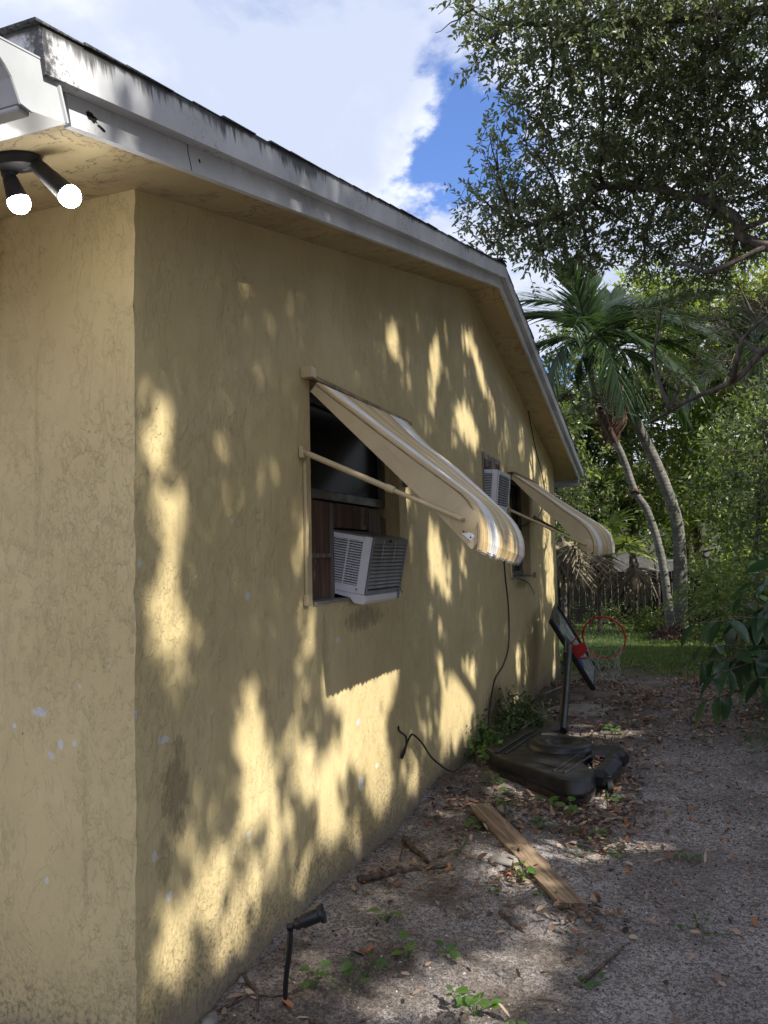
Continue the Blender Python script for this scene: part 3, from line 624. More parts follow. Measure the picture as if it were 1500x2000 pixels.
# ------------------------------------------------------------------ window air conditioners
def aircon(loc, D, W, Hh, tilt, label, side_mat, many, X0, group=None):
    t = thing('air_conditioner', loc, label, 'air conditioner', group)
    Rm_ = rot_axis((0, 1, 0), tilt)
    def P(mb, name, mt, parent=None, sm=False):
        mb.v = [tuple(Rm_ @ np.array(p)) for p in mb.v]
        return link_obj(name, mb.mesh(name, mt, (0, 0, 0), sm), parent or t)
    # local frame: x outwards 0..D (body runs back to -.22), y 0..W, z -Hh..0
    P(MB().box(((X0 + D) / 2 - .005, W / 2, -.004), (D - X0 - .012, W - .006, .008), None, .003), 'top_cover', MT['acgrey'] if many else side_mat)
    P(MB().box(((X0 + D) / 2, W - .004, -Hh / 2), (D - X0 - .006, .008, Hh - .014)), 'far_side', side_mat)
    # near side as a frame round the louvre opening
    la, lb = (.022, D - .050) if many else (.012, D - .055); za, zb = -.028, -Hh + .045
    s = MB(); yy = .004
    s.box(((X0 + la) / 2, yy, -Hh / 2), (la - X0, .008, Hh - .012), None, .002).box(((lb + D) / 2, yy, -Hh / 2), (D - lb, .008, Hh - .012), None, .002)
    s.box(((la + lb) / 2, yy, (za - .006) / 2 - .003), (lb - la, .008, -za - .006)).box(((la + lb) / 2, yy, (zb - Hh + .006) / 2), (lb - la, .008, Hh + zb - .006))
    if many: s.box(((la + lb) / 2, yy, (za + zb) / 2), (.006, .009, za - zb))
    side = P(s, 'side_panel', side_mat)
    P(MB().box(((la + lb) / 2, .045, (za + zb) / 2), (lb - la + .01, .004, za - zb + .01)), 'coil_behind', MT['acin'] if many else MT['acdark'], side)
    P(MB().box(((la + lb) / 2, .03, (za + zb) / 2), (.012, .012, za - zb)).box(((la + lb) / 2 + .03, .03, (za + zb) / 2), (.006, .012, za - zb)), 'shroud', MT['acdark'], side)
    nl = 18
    lm = MB().box((0, 0, 0), (lb - la, .009, .0048), rot_axis((1, 0, 0), .35)); lm.v = [tuple(Rm_ @ np.array(p)) for p in lm.v]; lme = lm.mesh('louvre', side_mat)
    for i in range(nl):
        q = Rm_ @ np.array([(la + lb) / 2, .005, za - (i + .5) * (za - zb) / nl]); o = bpy.data.objects.new('louvre', lme); COL.objects.link(o); o.parent = side; o.location = q; ORG[o] = ORG[t]
    P(MB().box((D - .04, .0015, -Hh / 2), (.03, .004, Hh - .05), None, .002), 'pressed_rib', side_mat, side)
    P(MB().lathe([(0, 0), (.0055, 0), (.005, .004), (0, .005)], (D - .052, -.0005, -Hh + .028), (0, -1, 0), 10), 'screw', MT['acgrey'], side)
    # rear face
    e = .022; rf = MB()
    rf.box((D - .003, e / 2, -Hh / 2), (.012, e, Hh - .01), None, .003).box((D - .003, W - e / 2, -Hh / 2), (.012, e, Hh - .01), None, .003)
    rf.box((D - .003, W / 2, -.022), (.011, W - 2 * e, .034), None, .002).box((D - .003, W / 2, -Hh + .016), (.011, W - 2 * e, .022), None, .002)
    rear = P(rf, 'rear_frame', MT['acgrey'] if many else side_mat)
    P(MB().box((D - .028, W / 2, -Hh / 2), (.006, W - 2 * e, Hh - .05)), 'coil', MT['acdark'], rear)
    nf = 12; z0_, z1_ = -.042, -Hh + .03; fm = MB().box((0, 0, 0), (.020, W - 2 * e, .017), rot_axis((0, 1, 0), -.45), .002)
    fm.v = [tuple(Rm_ @ np.array(p)) for p in fm.v]; fme = fm.mesh('coil_fin', MT['fin'])
    for i in range(nf):
        q = Rm_ @ np.array([D - .010, W / 2, z0_ + (i + .5) * (z1_ - z0_) / nf]); o = bpy.data.objects.new('coil_fin', fme); COL.objects.link(o); o.parent = rear; o.location = q; ORG[o] = ORG[t]
    if many:
        P(MB().box((D + .0045, W * .45, -.020), (.002, .045, .010)), 'badge', MT['acdark'], rear)
        for k in (.28, .62): P(MB().tube([(D + .004, W * k, -.015), (D + .0045, W * k + .001, -.06), (D + .004, W * k, -.10 - k * .05)], .0012, 5), 'bird_dropping', MT['white'], rear)
    # base pan with rounded nose
    pan = [(X0, -Hh + .004), (D + .006, -Hh + .004), (D + .008, -Hh - .026), (D - .006, -Hh - .042), (D - .05, -Hh - .044), (D - .085, -Hh - .020), (D - .17, -Hh - .014), (X0, -Hh - .012)]
    P(MB().prism([(x, 0, z) for x, z in pan], (0, .001, 0), (0, W - .001, 0)), 'base_pan', side_mat, None, True)
    P(MB().box((D + .010, W - .05, -Hh - .006), (.008, .03, .05), None, .002), 'pan_clip', MT['acgrey'])
    return t
aircon((-.095, 1.695, 1.712), .245, .53, .308, .185, 'white window air conditioner with slotted side sagging out of the boarded near window', MT['acwhite'], True, -.03)
a2 = aircon((-.03, 4.80, 2.335), .150, .50, .335, .10, 'small white air conditioner set high in the wall before the far window', MT['acwhite'], False, -.2)
# ragged unpainted border round the wall sleeve
b = MB(); r_ = np.random.default_rng(5)
def ragged(y0, y1, z0, z1):
    n = 14; ys = np.linspace(y0, y1, n); zs0 = z0 + (r_.random(n) - .5) * .015; zs1 = z1 + (r_.random(n) - .5) * .03
    V = [(.004, ys[i], zs0[i]) for i in range(n)] + [(.004, ys[i], zs1[i]) for i in range(n)]
    b.add(V, [(i, i + 1, n + i + 1, n + i) for i in range(n - 1)])
ragged(4.69, 5.40, 2.425, 2.468)
b.add([(.0042, 4.688, 1.97), (.0042, 4.731, 1.97), (.0042, 4.731, 2.44), (.0042, 4.68, 2.46)], [(0, 1, 2, 3)])
b.build('bare_plaster_edge', MT['stone'], house)
MB().box((-.02, 5.06, 2.385), (.05, .62, .07)).build('filler_board', MT['redwood'], house)

# ------------------------------------------------------------------ awnings
def resample(P, n):
    P = np.array(P, float); d = np.r_[0, np.cumsum(np.linalg.norm(np.diff(P, axis=0), axis=1))]; t = np.linspace(0, d[-1], n)
    return np.c_[np.interp(t, d, P[:, 0]), np.interp(t, d, P[:, 1])]
SP = smooth_path
def awning(y0, y1, near, far, low, label, disc, armwall, group, plate=True):
    t = thing('awning', (0, y0, near[-1][1]), label, 'awning', group)
    n = 26
    A = resample(SP([(0, p[0], p[1]) for p in near], 6)[:, 1:], n); B = resample(SP([(0, p[0], p[1]) for p in far], 6)[:, 1:], n)
    TA = np.gradient(A, axis=0); TA /= np.linalg.norm(TA, axis=1)[:, None]; NA = np.c_[-TA[:, 1], TA[:, 0]]
    if NA[5][1] < 0: NA = -NA
    cols = ['tan2', 'tan', 'tan2', 'tan3', 'white', 'white', 'white', 'white', 'tan3', 'tan', 'tan2', 'tan3', 'tan', 'tan', 'tan2', 'tan', 'tan3', 'tan', 'tan', 'tan2', 'white', 'white', 'white', 'tan']
    ns = len(cols); r_ = np.random.default_rng(11)
    for i, c in enumerate(cols):
        s0 = i / ns; wds = 1 / ns
        prof = [(0, 0), (.04, .007), (.30, .0095), (.42, .003), (.52, .003), (.62, .0095), (.92, .007), (.99, 0)]
        V = []; m = len(prof); ext = (r_.random() - .5) * .014
        for k in range(n):
            for (u, h) in prof:
                s = (s0 + u * wds) ** (1 + .55 * (1 - k / (n - 1))); q = A[k] * (1 - s) + B[k] * s + NA[k] * h
                if k == n - 1: q = q + TA[k] * ext
                V.append((q[0], y0 + (y1 - y0) * s, q[1]))
        V2 = [tuple(np.array(p) - np.array([NA[j // m][0], 0, NA[j // m][1]]) * .0018) for j, p in enumerate(V)]
        F = []
        for k in range(n - 1):
            for j in range(m - 1):
                a_ = k * m + j; F.append((a_, a_ + 1, a_ + m + 1, a_ + m)); F.append(tuple(x + n * m for x in (a_, a_ + m, a_ + m + 1, a_ + 1)))
        for j in range(m - 1):
            a_ = (n - 1) * m + j; F.append((a_, a_ + 1, a_ + 1 + n * m, a_ + n * m))
        MB().add(V + V2, F).build('slat', MT[c], t)
        # curled open end of the slat
        q = A[-1] * (1 - s0 - .3 * wds) + B[-1] * (s0 + .3 * wds) + TA[-1] * (ext + .004)
        yq = y0 + (y1 - y0) * (s0 + .3 * wds)
        MB().tube([(q[0], yq - .012, q[1]), (q[0] + .002, yq + .008, q[1] - .006), (q[0] - .004, yq + .02, q[1] + .002)], .0045, 6).build('slat_hook', MT['steel'], t)
    for (yy, prof, lw) in ((y0, A, low), (y1, B, [(p[0], p[1] - (near[-1][1] - far[-1][1])) if i else p for i, p in enumerate(low)])):
        prof = prof - NA * .004
        pts = [(x, yy, z) for x, z in prof[:-1]] + [(x, yy, z) for x, z in lw[::-1]]
        sgn = -1 if yy == y0 else 1
        MB().prism(pts, (0, 0, 0), (0, .003 * sgn, 0)).build('side_panel', MT['cream'], t)
        MB().tube([(x - .002, yy + sgn * .004, z) for x, z in prof], .0035, 5).build('panel_seam', MT['rustbar'], t)
    for i in range(1, ns):
        pts = []
        for k in range(n):
            s = (i / ns) ** (1 + .55 * (1 - k / (n - 1))); pts.append((A[k][0] * (1 - s) + B[k][0] * s + NA[k][0] * .0015, y0 + (y1 - y0) * s, A[k][1] * (1 - s) + B[k][1] * s + NA[k][1] * .0015))
        MB().tube(pts, .0017, 4).build('slat_joint', MT['rustbar'], t)
    # small pressed dimples on the near panel
    for (u, v) in ((.45, .5), (.53, .53)):
        c = np.array(low[0]) * (1 - u) + np.array(low[-1]) * u + np.array([.03, .055])
        MB().box((c[0], y0 - .004, c[1]), (.085, .002, .003), rot_axis((0, 1, 0), .78)).build('crease', MT['cream'], t)
    # header bar on the wall
    hz_ = 2.405
    MB().box((.022, (y0 + y1) / 2 + .05, hz_), (.040, y1 - y0 + .12, .022), rot_axis((1, 0, 0), .0), .004).box((.008, (y0 + y1) / 2 + .05, hz_ + .018), (.012, y1 - y0 + .14, .018), None, .002).build('header_bar', MT['rustbar'], t)
    MB().box((.03, y0 - .035, hz_ + .012), (.06, .05, .05), None, .003).build('header_bracket', MT['cream'], t)
    # arms
    for (yy, dsc, aw, mt) in ((y0 - .016, disc, armwall, 'cream'), (y1 + .02, (disc[0] - .05, disc[1] - .06), (armwall[0], armwall[1] - .02), 'rustbar')):
        a0 = np.array([aw[0], yy - (.05 if yy < y0 else -.02), aw[1]]); a1 = np.array([dsc[0], yy, dsc[1]]); mid_ = a0 * .45 + a1 * .55
        MB().tube([a0, mid_], .0135, 12).build('arm', MT[mt], t, smooth=True)
        MB().tube([mid_ - (a1 - a0) * .01, a1], .0105, 12).tube([mid_ - (a1 - a0) * .02, mid_ + (a1 - a0) * .03], .0165, 12).build('arm_extension', MT[mt], t, smooth=True)
        MB().box((.012, a0[1], aw[1]), (.024, .05, .055), None, .004).tube([(.03, a0[1] - .02, aw[1]), (.03, a0[1] + .02, aw[1])], .008, 8).build('arm_bracket', MT[mt], t)
    MB().lathe([(0, .009), (.012, .009), (.056, .004), (.063, 0), (.063, -.003), (0, -.003)], (disc[0], y0 - .0035, disc[1]), (0, -1, 0), 30).build('pivot_disc', MT['cream'], t, smooth=True)
    MB().lathe([(0, .012), (.008, .010), (.008, 0)], (disc[0], y0 - .022, disc[1]), (0, -1, 0), 10).build('pivot_screw', MT['rustbar'], t)
    if plate:
        c = (disc[0] + .012, disc[1] - .062); Rr = rot_axis((0, 1, 0), .70)
        pl = MB().box((c[0], y0 - .0055, c[1]), (.062, .003, .026), Rr, .001).build('patch_plate', MT['steel'], t)
        for s in (-.02, .02):
            q = np.array([c[0], y0 - .0078, c[1]]) + Rr @ np.array([s, 0, 0]); link_obj('screw', MB().lathe([(0, .002), (.004, .001), (.004, 0)], q, (0, -1, 0), 8).mesh('screw', MT['acdark'], ORG[t]), pl)
    # wall rail
    MB().box((.008, y0 - .035, 1.70), (.016, .022, .62), None, .003).build('side_rail', MT['cream'], t)
    MB().box((.01, y0 - .035, 1.372), (.02, .05, .05), None, .003).build('rail_foot', MT['cream'], t)
    return t
near1 = [(.054, 2.372), (.359, 2.125), (.549, 1.975), (.695, 1.862), (.753, 1.812), (.788, 1.758), (.806, 1.705), (.812, 1.652), (.806, 1.600), (.802, 1.578)]
far1 = [(.045, 2.39), (.20, 2.215), (.35, 2.09), (.574, 1.874), (.693, 1.748), (.738, 1.655), (.745, 1.590), (.740, 1.545), (.715, 1.510)]
low1 = [(.024, 2.337), (.499, 1.865), (.632, 1.736), (.774, 1.585)]
awning(1.235, 2.55, near1, far1, low1, 'large striped metal awning over the near window with its slats facing the camera', (.744, 1.712), (.02, 2.045), 'striped metal window awnings')
near2 = [(.049, 2.372), (.337, 2.156), (.53, 1.998), (.696, 1.871), (.774, 1.769), (.812, 1.66), (.805, 1.56), (.800, 1.543)]
far2 = [(.040, 2.385), (.30, 2.19), (.559, 2.012), (.77, 1.87), (.845, 1.79), (.882, 1.708), (.890, 1.64), (.885, 1.577)]
low2 = [(.027, 2.335), (.283, 2.062), (.477, 1.879), (.757, 1.555)]
awning(5.77, 7.12, near2, far2, low2, 'smaller-looking striped metal awning over the far window beyond the wall air conditioner', (.735, 1.65), (.02, 2.015), 'striped metal window awnings', False)

# ------------------------------------------------------------------ floodlight under the eave
lt = thing('floodlight', (-.025, -.46, float(H + S * -.46)), 'black twin floodlight with two lit bulbs under the eave corner', 'outdoor light')
lo_ = ORG[lt]; sl_n = np.array([0, -math.sin(SA), math.cos(SA)])
MB().lathe([(0, 0), (.062, 0), (.064, -.008), (.055, -.026), (.028, -.034), (0, -.034)], lo_, sl_n, 24).build('canopy_plate', MT['bulbhouse'], lt, smooth=True)
def lamp_head(tip, root, nm='lamp_holder'):
    root = np.array(root); tip = np.array(tip); ax = tip - root; Ln = np.linalg.norm(ax); ax /= Ln
    kn = MB().tube([lo_ + sl_n * -.022 + (root - lo_) * .35, root + ax * .012], .0125, 10).lathe([(0, -.004), (.017, 0), (.019, .012), (.017, .026), (0, .03)], root, ax, 12)
    kn.build('knuckle', MT['bulbhouse'], lt, smooth=True)
    bl = Ln - .040
    body = MB().lathe([(0, .02), (.017, .02), (.0205, .030), (.021, .036), (.0275, bl - .004), (.029, bl), (.029, bl + .003), (0, bl + .003)], root, ax, 14)
    h_ = body.build(nm, MT['bulbhouse'], lt, smooth=True)
    r = .030; prof = [(.0285, bl + .002), (.0298, bl + .008)] + [(r * math.cos(a), bl + .012 + r * 1.02 * math.sin(a)) for a in np.linspace(.05, math.pi / 2, 9)]
    link_obj('bulb', MB().lathe(prof, root, ax, 24).mesh('bulb', MT['bulb'], ORG[lt], 'all'), h_)
from_px = None
lamp_head((.138, -.415, 2.520), (.012, -.447, 2.648))
lamp_head((-.038, -.425, 2.520), (-.066, -.455, 2.634))
# ================================================================== vegetation
LIT_WALL = [(0.1, 2.13, 0.07, 0.01, -0.0, -0.09, 0.7), (0.1, 1.98, 0.09, 0.01, -0.0, -0.08, 0.9), (0.19, 1.71, 0.09, 0.01, 0.01, -0.11, 1.0), (0.15, 1.37, 0.11, 0.01, 0.06, -0.14, 1.0), (0.22, 1.22, 0.08, -0.01, -0.0, -0.1, 0.9), (0.48, 2.0, 0.07, 0.01, -0.0, -0.07, 0.6), (0.64, 1.83, 0.06, 0.0, -0.0, -0.1, 0.5), (0.76, 2.33, 0.05, 0.01, -0.0, -0.08, 0.4), (0.94, 1.35, 0.06, -0.0, -0.0, -0.12, 0.6), (1.17, 1.69, 0.09, 0.0, -0.0, -0.09, 0.8), (0.72, 0.95, 0.11, -0.02, -0.0, -0.11, 1.0), (0.72, 0.68, 0.13, -0.03, -0.0, -0.14, 1.0), (1.24, 1.22, 0.09, -0.01, -0.0, -0.1, 0.8), (1.18, 0.63, 0.12, -0.03, -0.0, -0.13, 1.0), (1.49, 0.55, 0.14, -0.04, -0.01, -0.14, 1.0), (0.21, 0.32, 0.11, -0.07, -0.05, -0.08, 1.0), (0.39, 0.42, 0.12, -0.06, -0.05, -0.12, 1.0), (0.51, 0.2, 0.1, -0.04, -0.0, -0.14, 1.0), (0.9, 0.45, 0.12, -0.04, -0.0, -0.17, 0.9), (0.62, 0.5, 0.07, -0.02, -0.0, -0.14, 0.8), (1.4, 0.36, 0.16, -0.05, -0.01, -0.14, 1.0), (1.79, 0.66, 0.23, -0.05, -0.01, -0.21, 1.0), (2.09, 0.68, 0.2, -0.04, -0.01, -0.22, 0.9), (2.07, 0.41, 0.2, -0.05, -0.02, -0.27, 1.0), (2.58, 0.22, 0.19, -0.05, -0.01, -0.18, 0.8), (2.45, 2.89, 0.12, 0.03, -0.01, -0.14, 1.0), (1.89, 2.54, 0.06, 0.01, -0.0, -0.09, 0.7), (3.34, 2.98, 0.15, 0.04, -0.02, -0.21, 1.0), (3.25, 2.73, 0.11, 0.02, -0.01, -0.19, 0.9), (2.67, 2.78, 0.1, 0.02, -0.01, -0.15, 0.6), (4.33, 3.37, 0.22, 0.07, 0.1, -0.08, 1.0), (4.71, 3.19, 0.13, 0.03, 0.14, -0.19, 1.0), (4.24, 2.64, 0.28, 0.06, 0.23, -0.2, 1.0), (3.81, 2.54, 0.13, 0.02, -0.02, -0.16, 0.8), (5.11, 2.94, 0.15, 0.03, 0.12, -0.22, 0.8), (3.22, 1.61, 0.19, 0.01, 0.05, -0.22, 1.0), (3.48, 1.4, 0.16, -0.0, -0.02, -0.18, 0.9), (3.08, 1.28, 0.08, -0.0, -0.01, -0.13, 0.6), (2.68, 1.65, 0.09, 0.0, -0.01, -0.16, 0.6), (2.6, 1.92, 0.12, 0.01, -0.01, -0.1, 1.0), (3.97, 1.53, 0.11, -0.0, -0.02, -0.15, 0.7), (3.76, 0.48, 0.46, -0.09, -0.14, -0.3, 1.0), (3.29, 0.95, 0.11, -0.01, -0.02, -0.18, 0.7), (4.18, 0.53, 0.13, -0.02, -0.02, -0.22, 0.8), (3.36, 0.33, 0.18, -0.04, -0.02, -0.17, 0.9), (4.48, 0.95, 0.12, -0.01, -0.02, -0.16, 0.5), (5.99, 0.5, 0.13, -0.02, -0.03, -0.2, 0.9), (6.39, 0.45, 0.11, -0.01, -0.03, -0.2, 0.8), (7.91, 2.36, 0.39, 0.03, -0.06, -0.33, 1.0), (8.03, 1.78, 0.32, 0.01, -0.08, -0.39, 1.0), (8.18, 1.33, 0.33, -0.01, -0.08, -0.39, 1.0), (7.54, 0.86, 0.25, -0.02, -0.07, -0.36, 0.6), (8.38, 0.73, 0.17, -0.01, -0.08, -0.39, 0.9), (7.16, 2.6, 0.27, 0.03, -0.04, -0.24, 1.0), (6.51, 2.76, 0.18, 0.02, -0.04, -0.23, 0.8), (5.77, 2.82, 0.15, 0.02, -0.03, -0.21, 0.7), (5.87, 0.11, 0.15, -0.03, -0.02, -0.1, 1.0), (8.25, 0.12, 0.16, -0.02, -0.03, -0.14, 1.0), (4.74, 0.0, 0.15, -0.03, -0.02, -0.15, 0.6), (1.15, 0.95, 0.08, -0.01, -0.0, -0.13, 0.7), (1.0, 0.76, 0.07, -0.02, -0.0, -0.11, 0.6), (0.48, 0.69, 0.05, -0.01, -0.0, -0.11, 0.5), (0.32, 0.63, 0.05, -0.02, -0.0, -0.1, 0.5), (0.17, 0.55, 0.04, -0.02, -0.0, -0.08, 0.4), (0.73, 0.25, 0.1, -0.04, -0.0, -0.12, 0.9), (1.13, 0.22, 0.11, -0.04, -0.0, -0.11, 0.9), (1.7, 0.14, 0.12, -0.04, -0.01, -0.12, 0.9), (0.1, 2.25, 0.04, 0.01, 0.0, -0.07, 0.3), (1.55, 2.05, 0.04, 0.01, -0.0, -0.08, 0.4), (2.08, 1.96, 0.05, 0.0, -0.01, -0.12, 0.3), (5.42, 1.98, 0.11, 0.01, -0.03, -0.2, 0.5)]
LIT_GROUND = [(0.17, 2.75, 0.18, 0.05, 0.05, -0.17), (0.52, 3.25, 0.24, 0.07, 0.06, -0.32), (0.78, 1.79, 0.13, 0.04, 0.05, -0.23), (0.65, 1.95, 0.12, 0.04, 0.03, -0.13), (0.98, 2.32, 0.26, 0.08, 0.02, -0.17), (1.04, 1.38, 0.11, 0.04, 0.03, -0.18), (0.93, 1.07, 0.11, 0.04, 0.02, -0.12), (0.23, 1.32, 0.09, 0.03, 0.05, -0.12), (0.12, 0.8, 0.11, 0.03, 0.04, -0.08), (0.7, 0.87, 0.14, 0.05, 0.04, -0.12), (0.94, 0.67, 0.1, 0.03, 0.02, -0.07), (0.84, 5.31, 0.32, 0.09, 0.03, -0.26), (1.2, 2.51, 0.24, 0.07, 0.01, -0.11), (0.09, 0.65, 0.09, 0.03, 0.06, -0.1), (0.42, 2.18, 0.07, 0.02, 0.04, -0.15), (0.95, 3.57, 0.2, 0.06, 0.03, -0.31), (0.36, 0.61, 0.11, 0.04, 0.04, -0.08), (0.94, 5.23, 0.25, 0.07, 0.02, -0.21), (0.05, 0.39, 0.07, 0.02, 0.04, -0.07), (1.05, 1.07, 0.07, 0.02, 0.03, -0.15), (0.98, 0.82, 0.15, 0.05, 0.02, -0.1), (0.64, 0.63, 0.1, 0.03, 0.03, -0.09), (1.08, 3.25, 0.12, 0.04, 0.02, -0.17)]
LIT_WALL += [(1.8, 0.88, 0.46, -0.07, -0.01, -0.13, 1.0), (1.48, 0.97, 0.15, -0.02, -0.0, -0.1, 1.0), (2.26, 0.91, 0.19, -0.03, -0.01, -0.12, 1.0), (0.1, 2.06, 0.08, 0.01, -0.0, -0.12, 0.6), (0.12, 1.84, 0.07, 0.01, -0.0, -0.1, 0.6), (0.2, 1.53, 0.09, -0.0, -0.0, -0.12, 0.6), (0.29, 1.22, 0.08, -0.01, -0.0, -0.12, 0.5), (0.04, 1.42, 0.04, -0.0, -0.0, -0.13, 0.5), (0.86, 0.58, 0.17, -0.05, -0.0, -0.14, 0.5), (0.47, 0.53, 0.2, -0.07, -0.0, -0.11, 0.35), (0.99, 0.63, 0.23, -0.06, -0.01, -0.23, 0.4), (1.41, 0.57, 0.34, -0.09, -0.01, -0.26, 0.4), (0.37, 0.33, 0.19, -0.08, -0.0, -0.1, 0.5), (0.65, 0.22, 0.11, -0.05, -0.0, -0.11, 0.8), (0.17, 0.18, 0.11, -0.05, -0.0, -0.06, 0.5), (1.16, 1.22, 0.07, -0.01, -0.01, -0.18, 0.6), (1.02, 1.59, 0.07, 0.0, -0.0, -0.11, 0.5), (0.53, 1.84, 0.05, 0.0, -0.0, -0.12, 0.4), (0.85, 1.97, 0.05, 0.01, -0.0, -0.13, 0.35), (2.19, 1.18, 0.11, -0.01, -0.01, -0.2, 0.4), (2.8, 0.45, 0.21, -0.04, -0.02, -0.22, 0.5), (3.2, 0.64, 0.21, -0.03, -0.02, -0.27, 0.5), (5.49, 0.81, 0.18, -0.02, -0.03, -0.24, 0.5), (7.24, 1.17, 0.27, -0.01, -0.09, -0.47, 0.6), (5.49, 2.48, 0.23, 0.03, -0.04, -0.3, 0.5), (3.6, 3.05, 0.14, 0.03, -0.02, -0.28, 0.5), (3.06, 2.46, 0.12, 0.02, -0.01, -0.18, 0.5), (2.25, 2.85, 0.07, 0.02, -0.01, -0.12, 0.5)]  # EXTRA
def in_lit(P, grow=.0):
    """true where a leaf at P would shade one of the sunlit patches on the wall or the ground"""
    t = P[:, 0] / SUN[0]; yw = P[:, 1] - SUN[1] * t; zw = P[:, 2] - SUN[2] * t; hit = np.zeros(len(P), bool)
    onw = zw > -.05
    for (cy_, cz_, ay, az, by, bz, s) in LIT_WALL:
        det = ay * bz - az * by; dy = yw - cy_; dz = zw - cz_
        la = math.hypot(ay, az); lb = math.hypot(by, bz)
        u = (dy * bz - dz * by) / det / (1 + grow / la); v = (-dy * az + dz * ay) / det / (1 + grow / lb)
        hit |= onw & (u * u + v * v < 1) & (rng.random(len(P)) < s)
    t = P[:, 2] / SUN[2]; xg = P[:, 0] - SUN[0] * t; yg = P[:, 1] - SUN[1] * t
    for (cx_, cy_, ax, ay, bx, by) in LIT_GROUND:
        det = ax * by - ay * bx; dx = xg - cx_; dy = yg - cy_; la = math.hypot(ax, ay); lb = math.hypot(bx, by)
        u = (dx * by - dy * bx) / det / (1 + (grow + .025) / la); v = (-dx * ay + dy * ax) / det / (1 + (grow + .025) / lb)
        hit |= ~onw & (u * u + v * v < 1) & (rng.random(len(P)) < .93)
    return hit
def unit(a): return a / (np.linalg.norm(a, axis=-1, keepdims=True) + 1e-9)
def leaves(P, D, N, ln, wd, hexa=True, curl=.15):
    """P base points, D directions, N rough normals, ln, wd arrays"""
    n = len(P); D = unit(D); Wv = unit(np.cross(D, N)); Nn = np.cross(Wv, D); ln = np.broadcast_to(ln, n)[:, None]; wd = np.broadcast_to(wd, n)[:, None]
    tip = P + D * ln - Nn * ln * curl
    if hexa:
        up = Nn * wd * .22
        q = [P, P + D * ln * .30 + Wv * wd * .46 + up, P + D * ln * .70 + Wv * wd * .40 + up - Nn * ln * curl * .5, tip, P + D * ln * .70 - Wv * wd * .40 + up - Nn * ln * curl * .5, P + D * ln * .30 - Wv * wd * .46 + up]
        V = np.stack(q, 1).reshape(-1, 3); b = np.arange(n)[:, None] * 6
        F = np.concatenate([b + np.array([0, 1, 2, 3]), b + np.array([0, 3, 4, 5])])
    else:
        q = [P, P + D * ln * .45 + Wv * wd * .5, tip, P + D * ln * .45 - Wv * wd * .5]
        V = np.stack(q, 1).reshape(-1, 3); F = np.arange(n)[:, None] * 4 + np.array([0, 1, 2, 3])
    return V, F
def sprigs(C, Rr, ntw, per, ln, wd, r_, tw=(.12, .30), flat=.8, droop=.25, clump=None):
    """leafy twigs filling the ball at C"""
    u = unit(r_.normal(size=(ntw, 3))); rad = r_.random(ntw)[:, None] ** .5
    O = np.array(C) + u * rad * Rr * np.array([1, 1, flat])
    d = unit(u * .8 + r_.normal(size=(ntw, 3)) * .6 + np.array([0, 0, .15 - droop])); L_ = r_.uniform(*tw, ntw)[:, None]
    P = []; D = []; N = []
    side = unit(np.cross(d, r_.normal(size=(ntw, 3))))
    for k in range(per):
        f = (k + .5) / per; s = side * (1 if k % 2 else -1)
        P.append(O + d * L_ * f + r_.normal(size=(ntw, 3)) * .006); D.append(unit(d * .7 + s * .8 + r_.normal(size=(ntw, 3)) * .35)); N.append(unit(np.array([0, 0, 1.]) + r_.normal(size=(ntw, 3)) * .6))
    P = np.concatenate(P); D = np.concatenate(D); N = np.concatenate(N); n = len(P)
    return P, D, N, ln * r_.uniform(.65, 1.2, n), wd * r_.uniform(.7, 1.15, n), O, d, L_
def crown(name, clumps, parent, mat, ln, wd, dens, per=9, hexa=False, r_=None, cull=False, tw=(.12, .30), droop=.25, flat=.8, curl=.15, twigs=None):
    Ps = [[], [], [], [], []]; tws = []
    for c in clumps:
        rr = c[3]; ntw = max(6, int(dens * rr ** 2.3))
        o = sprigs(c[:3], rr, ntw, per, ln, wd, r_, tw, flat, droop)
        for i in range(5): Ps[i].append(o[i])
        tws.append((o[5], o[6], o[7]))
    P, D, N, ls, ws = [np.concatenate(x) for x in Ps]
    if cull:
        k = ~in_lit(P, .02); P, D, N, ls, ws = P[k], D[k], N[k], ls[k], ws[k]
    V, F = leaves(P, D, N, ls, ws, hexa, curl)
    o = link_obj(name, mesh_np(name, V - ORG[parent], F, mat), parent); o['kind'] = 'stuff'
    if twigs:
        O = np.concatenate([t[0] for t in tws]); d = np.concatenate([t[1] for t in tws]); L_ = np.concatenate([t[2] for t in tws])
        A = O - d * L_ * .5; B = O + d * L_; n = len(A); sd = unit(np.cross(d, np.array([0, 0, 1.]) + r_.normal(size=(n, 3)) * .2)); s2 = np.cross(sd, d); w_ = .0022
        V = np.stack([A + sd * w_ * 1.6, A - sd * w_ * .8 + s2 * w_ * 1.4, A - sd * w_ * .8 - s2 * w_ * 1.4, B + sd * w_ * .5, B - sd * w_ * .3 + s2 * w_ * .5, B - sd * w_ * .3 - s2 * w_ * .5], 1).reshape(-1, 3)
        b = np.arange(n)[:, None] * 6; F = np.concatenate([b + np.array(q) for q in ([0, 1, 4, 3], [1, 2, 5, 4], [2, 0, 3, 5])])
        o2 = link_obj('twigs', mesh_np('twigs', V - ORG[parent], F, twigs), parent); o2['kind'] = 'stuff'
    return o
def wiggle(pts, amp, n, r_):
    P = smooth_path(pts, n); k = len(P); o = np.cumsum(r_.normal(size=(k, 3)), 0); o -= np.linspace(0, 1, k)[:, None] * o[-1]
    return P + o * amp
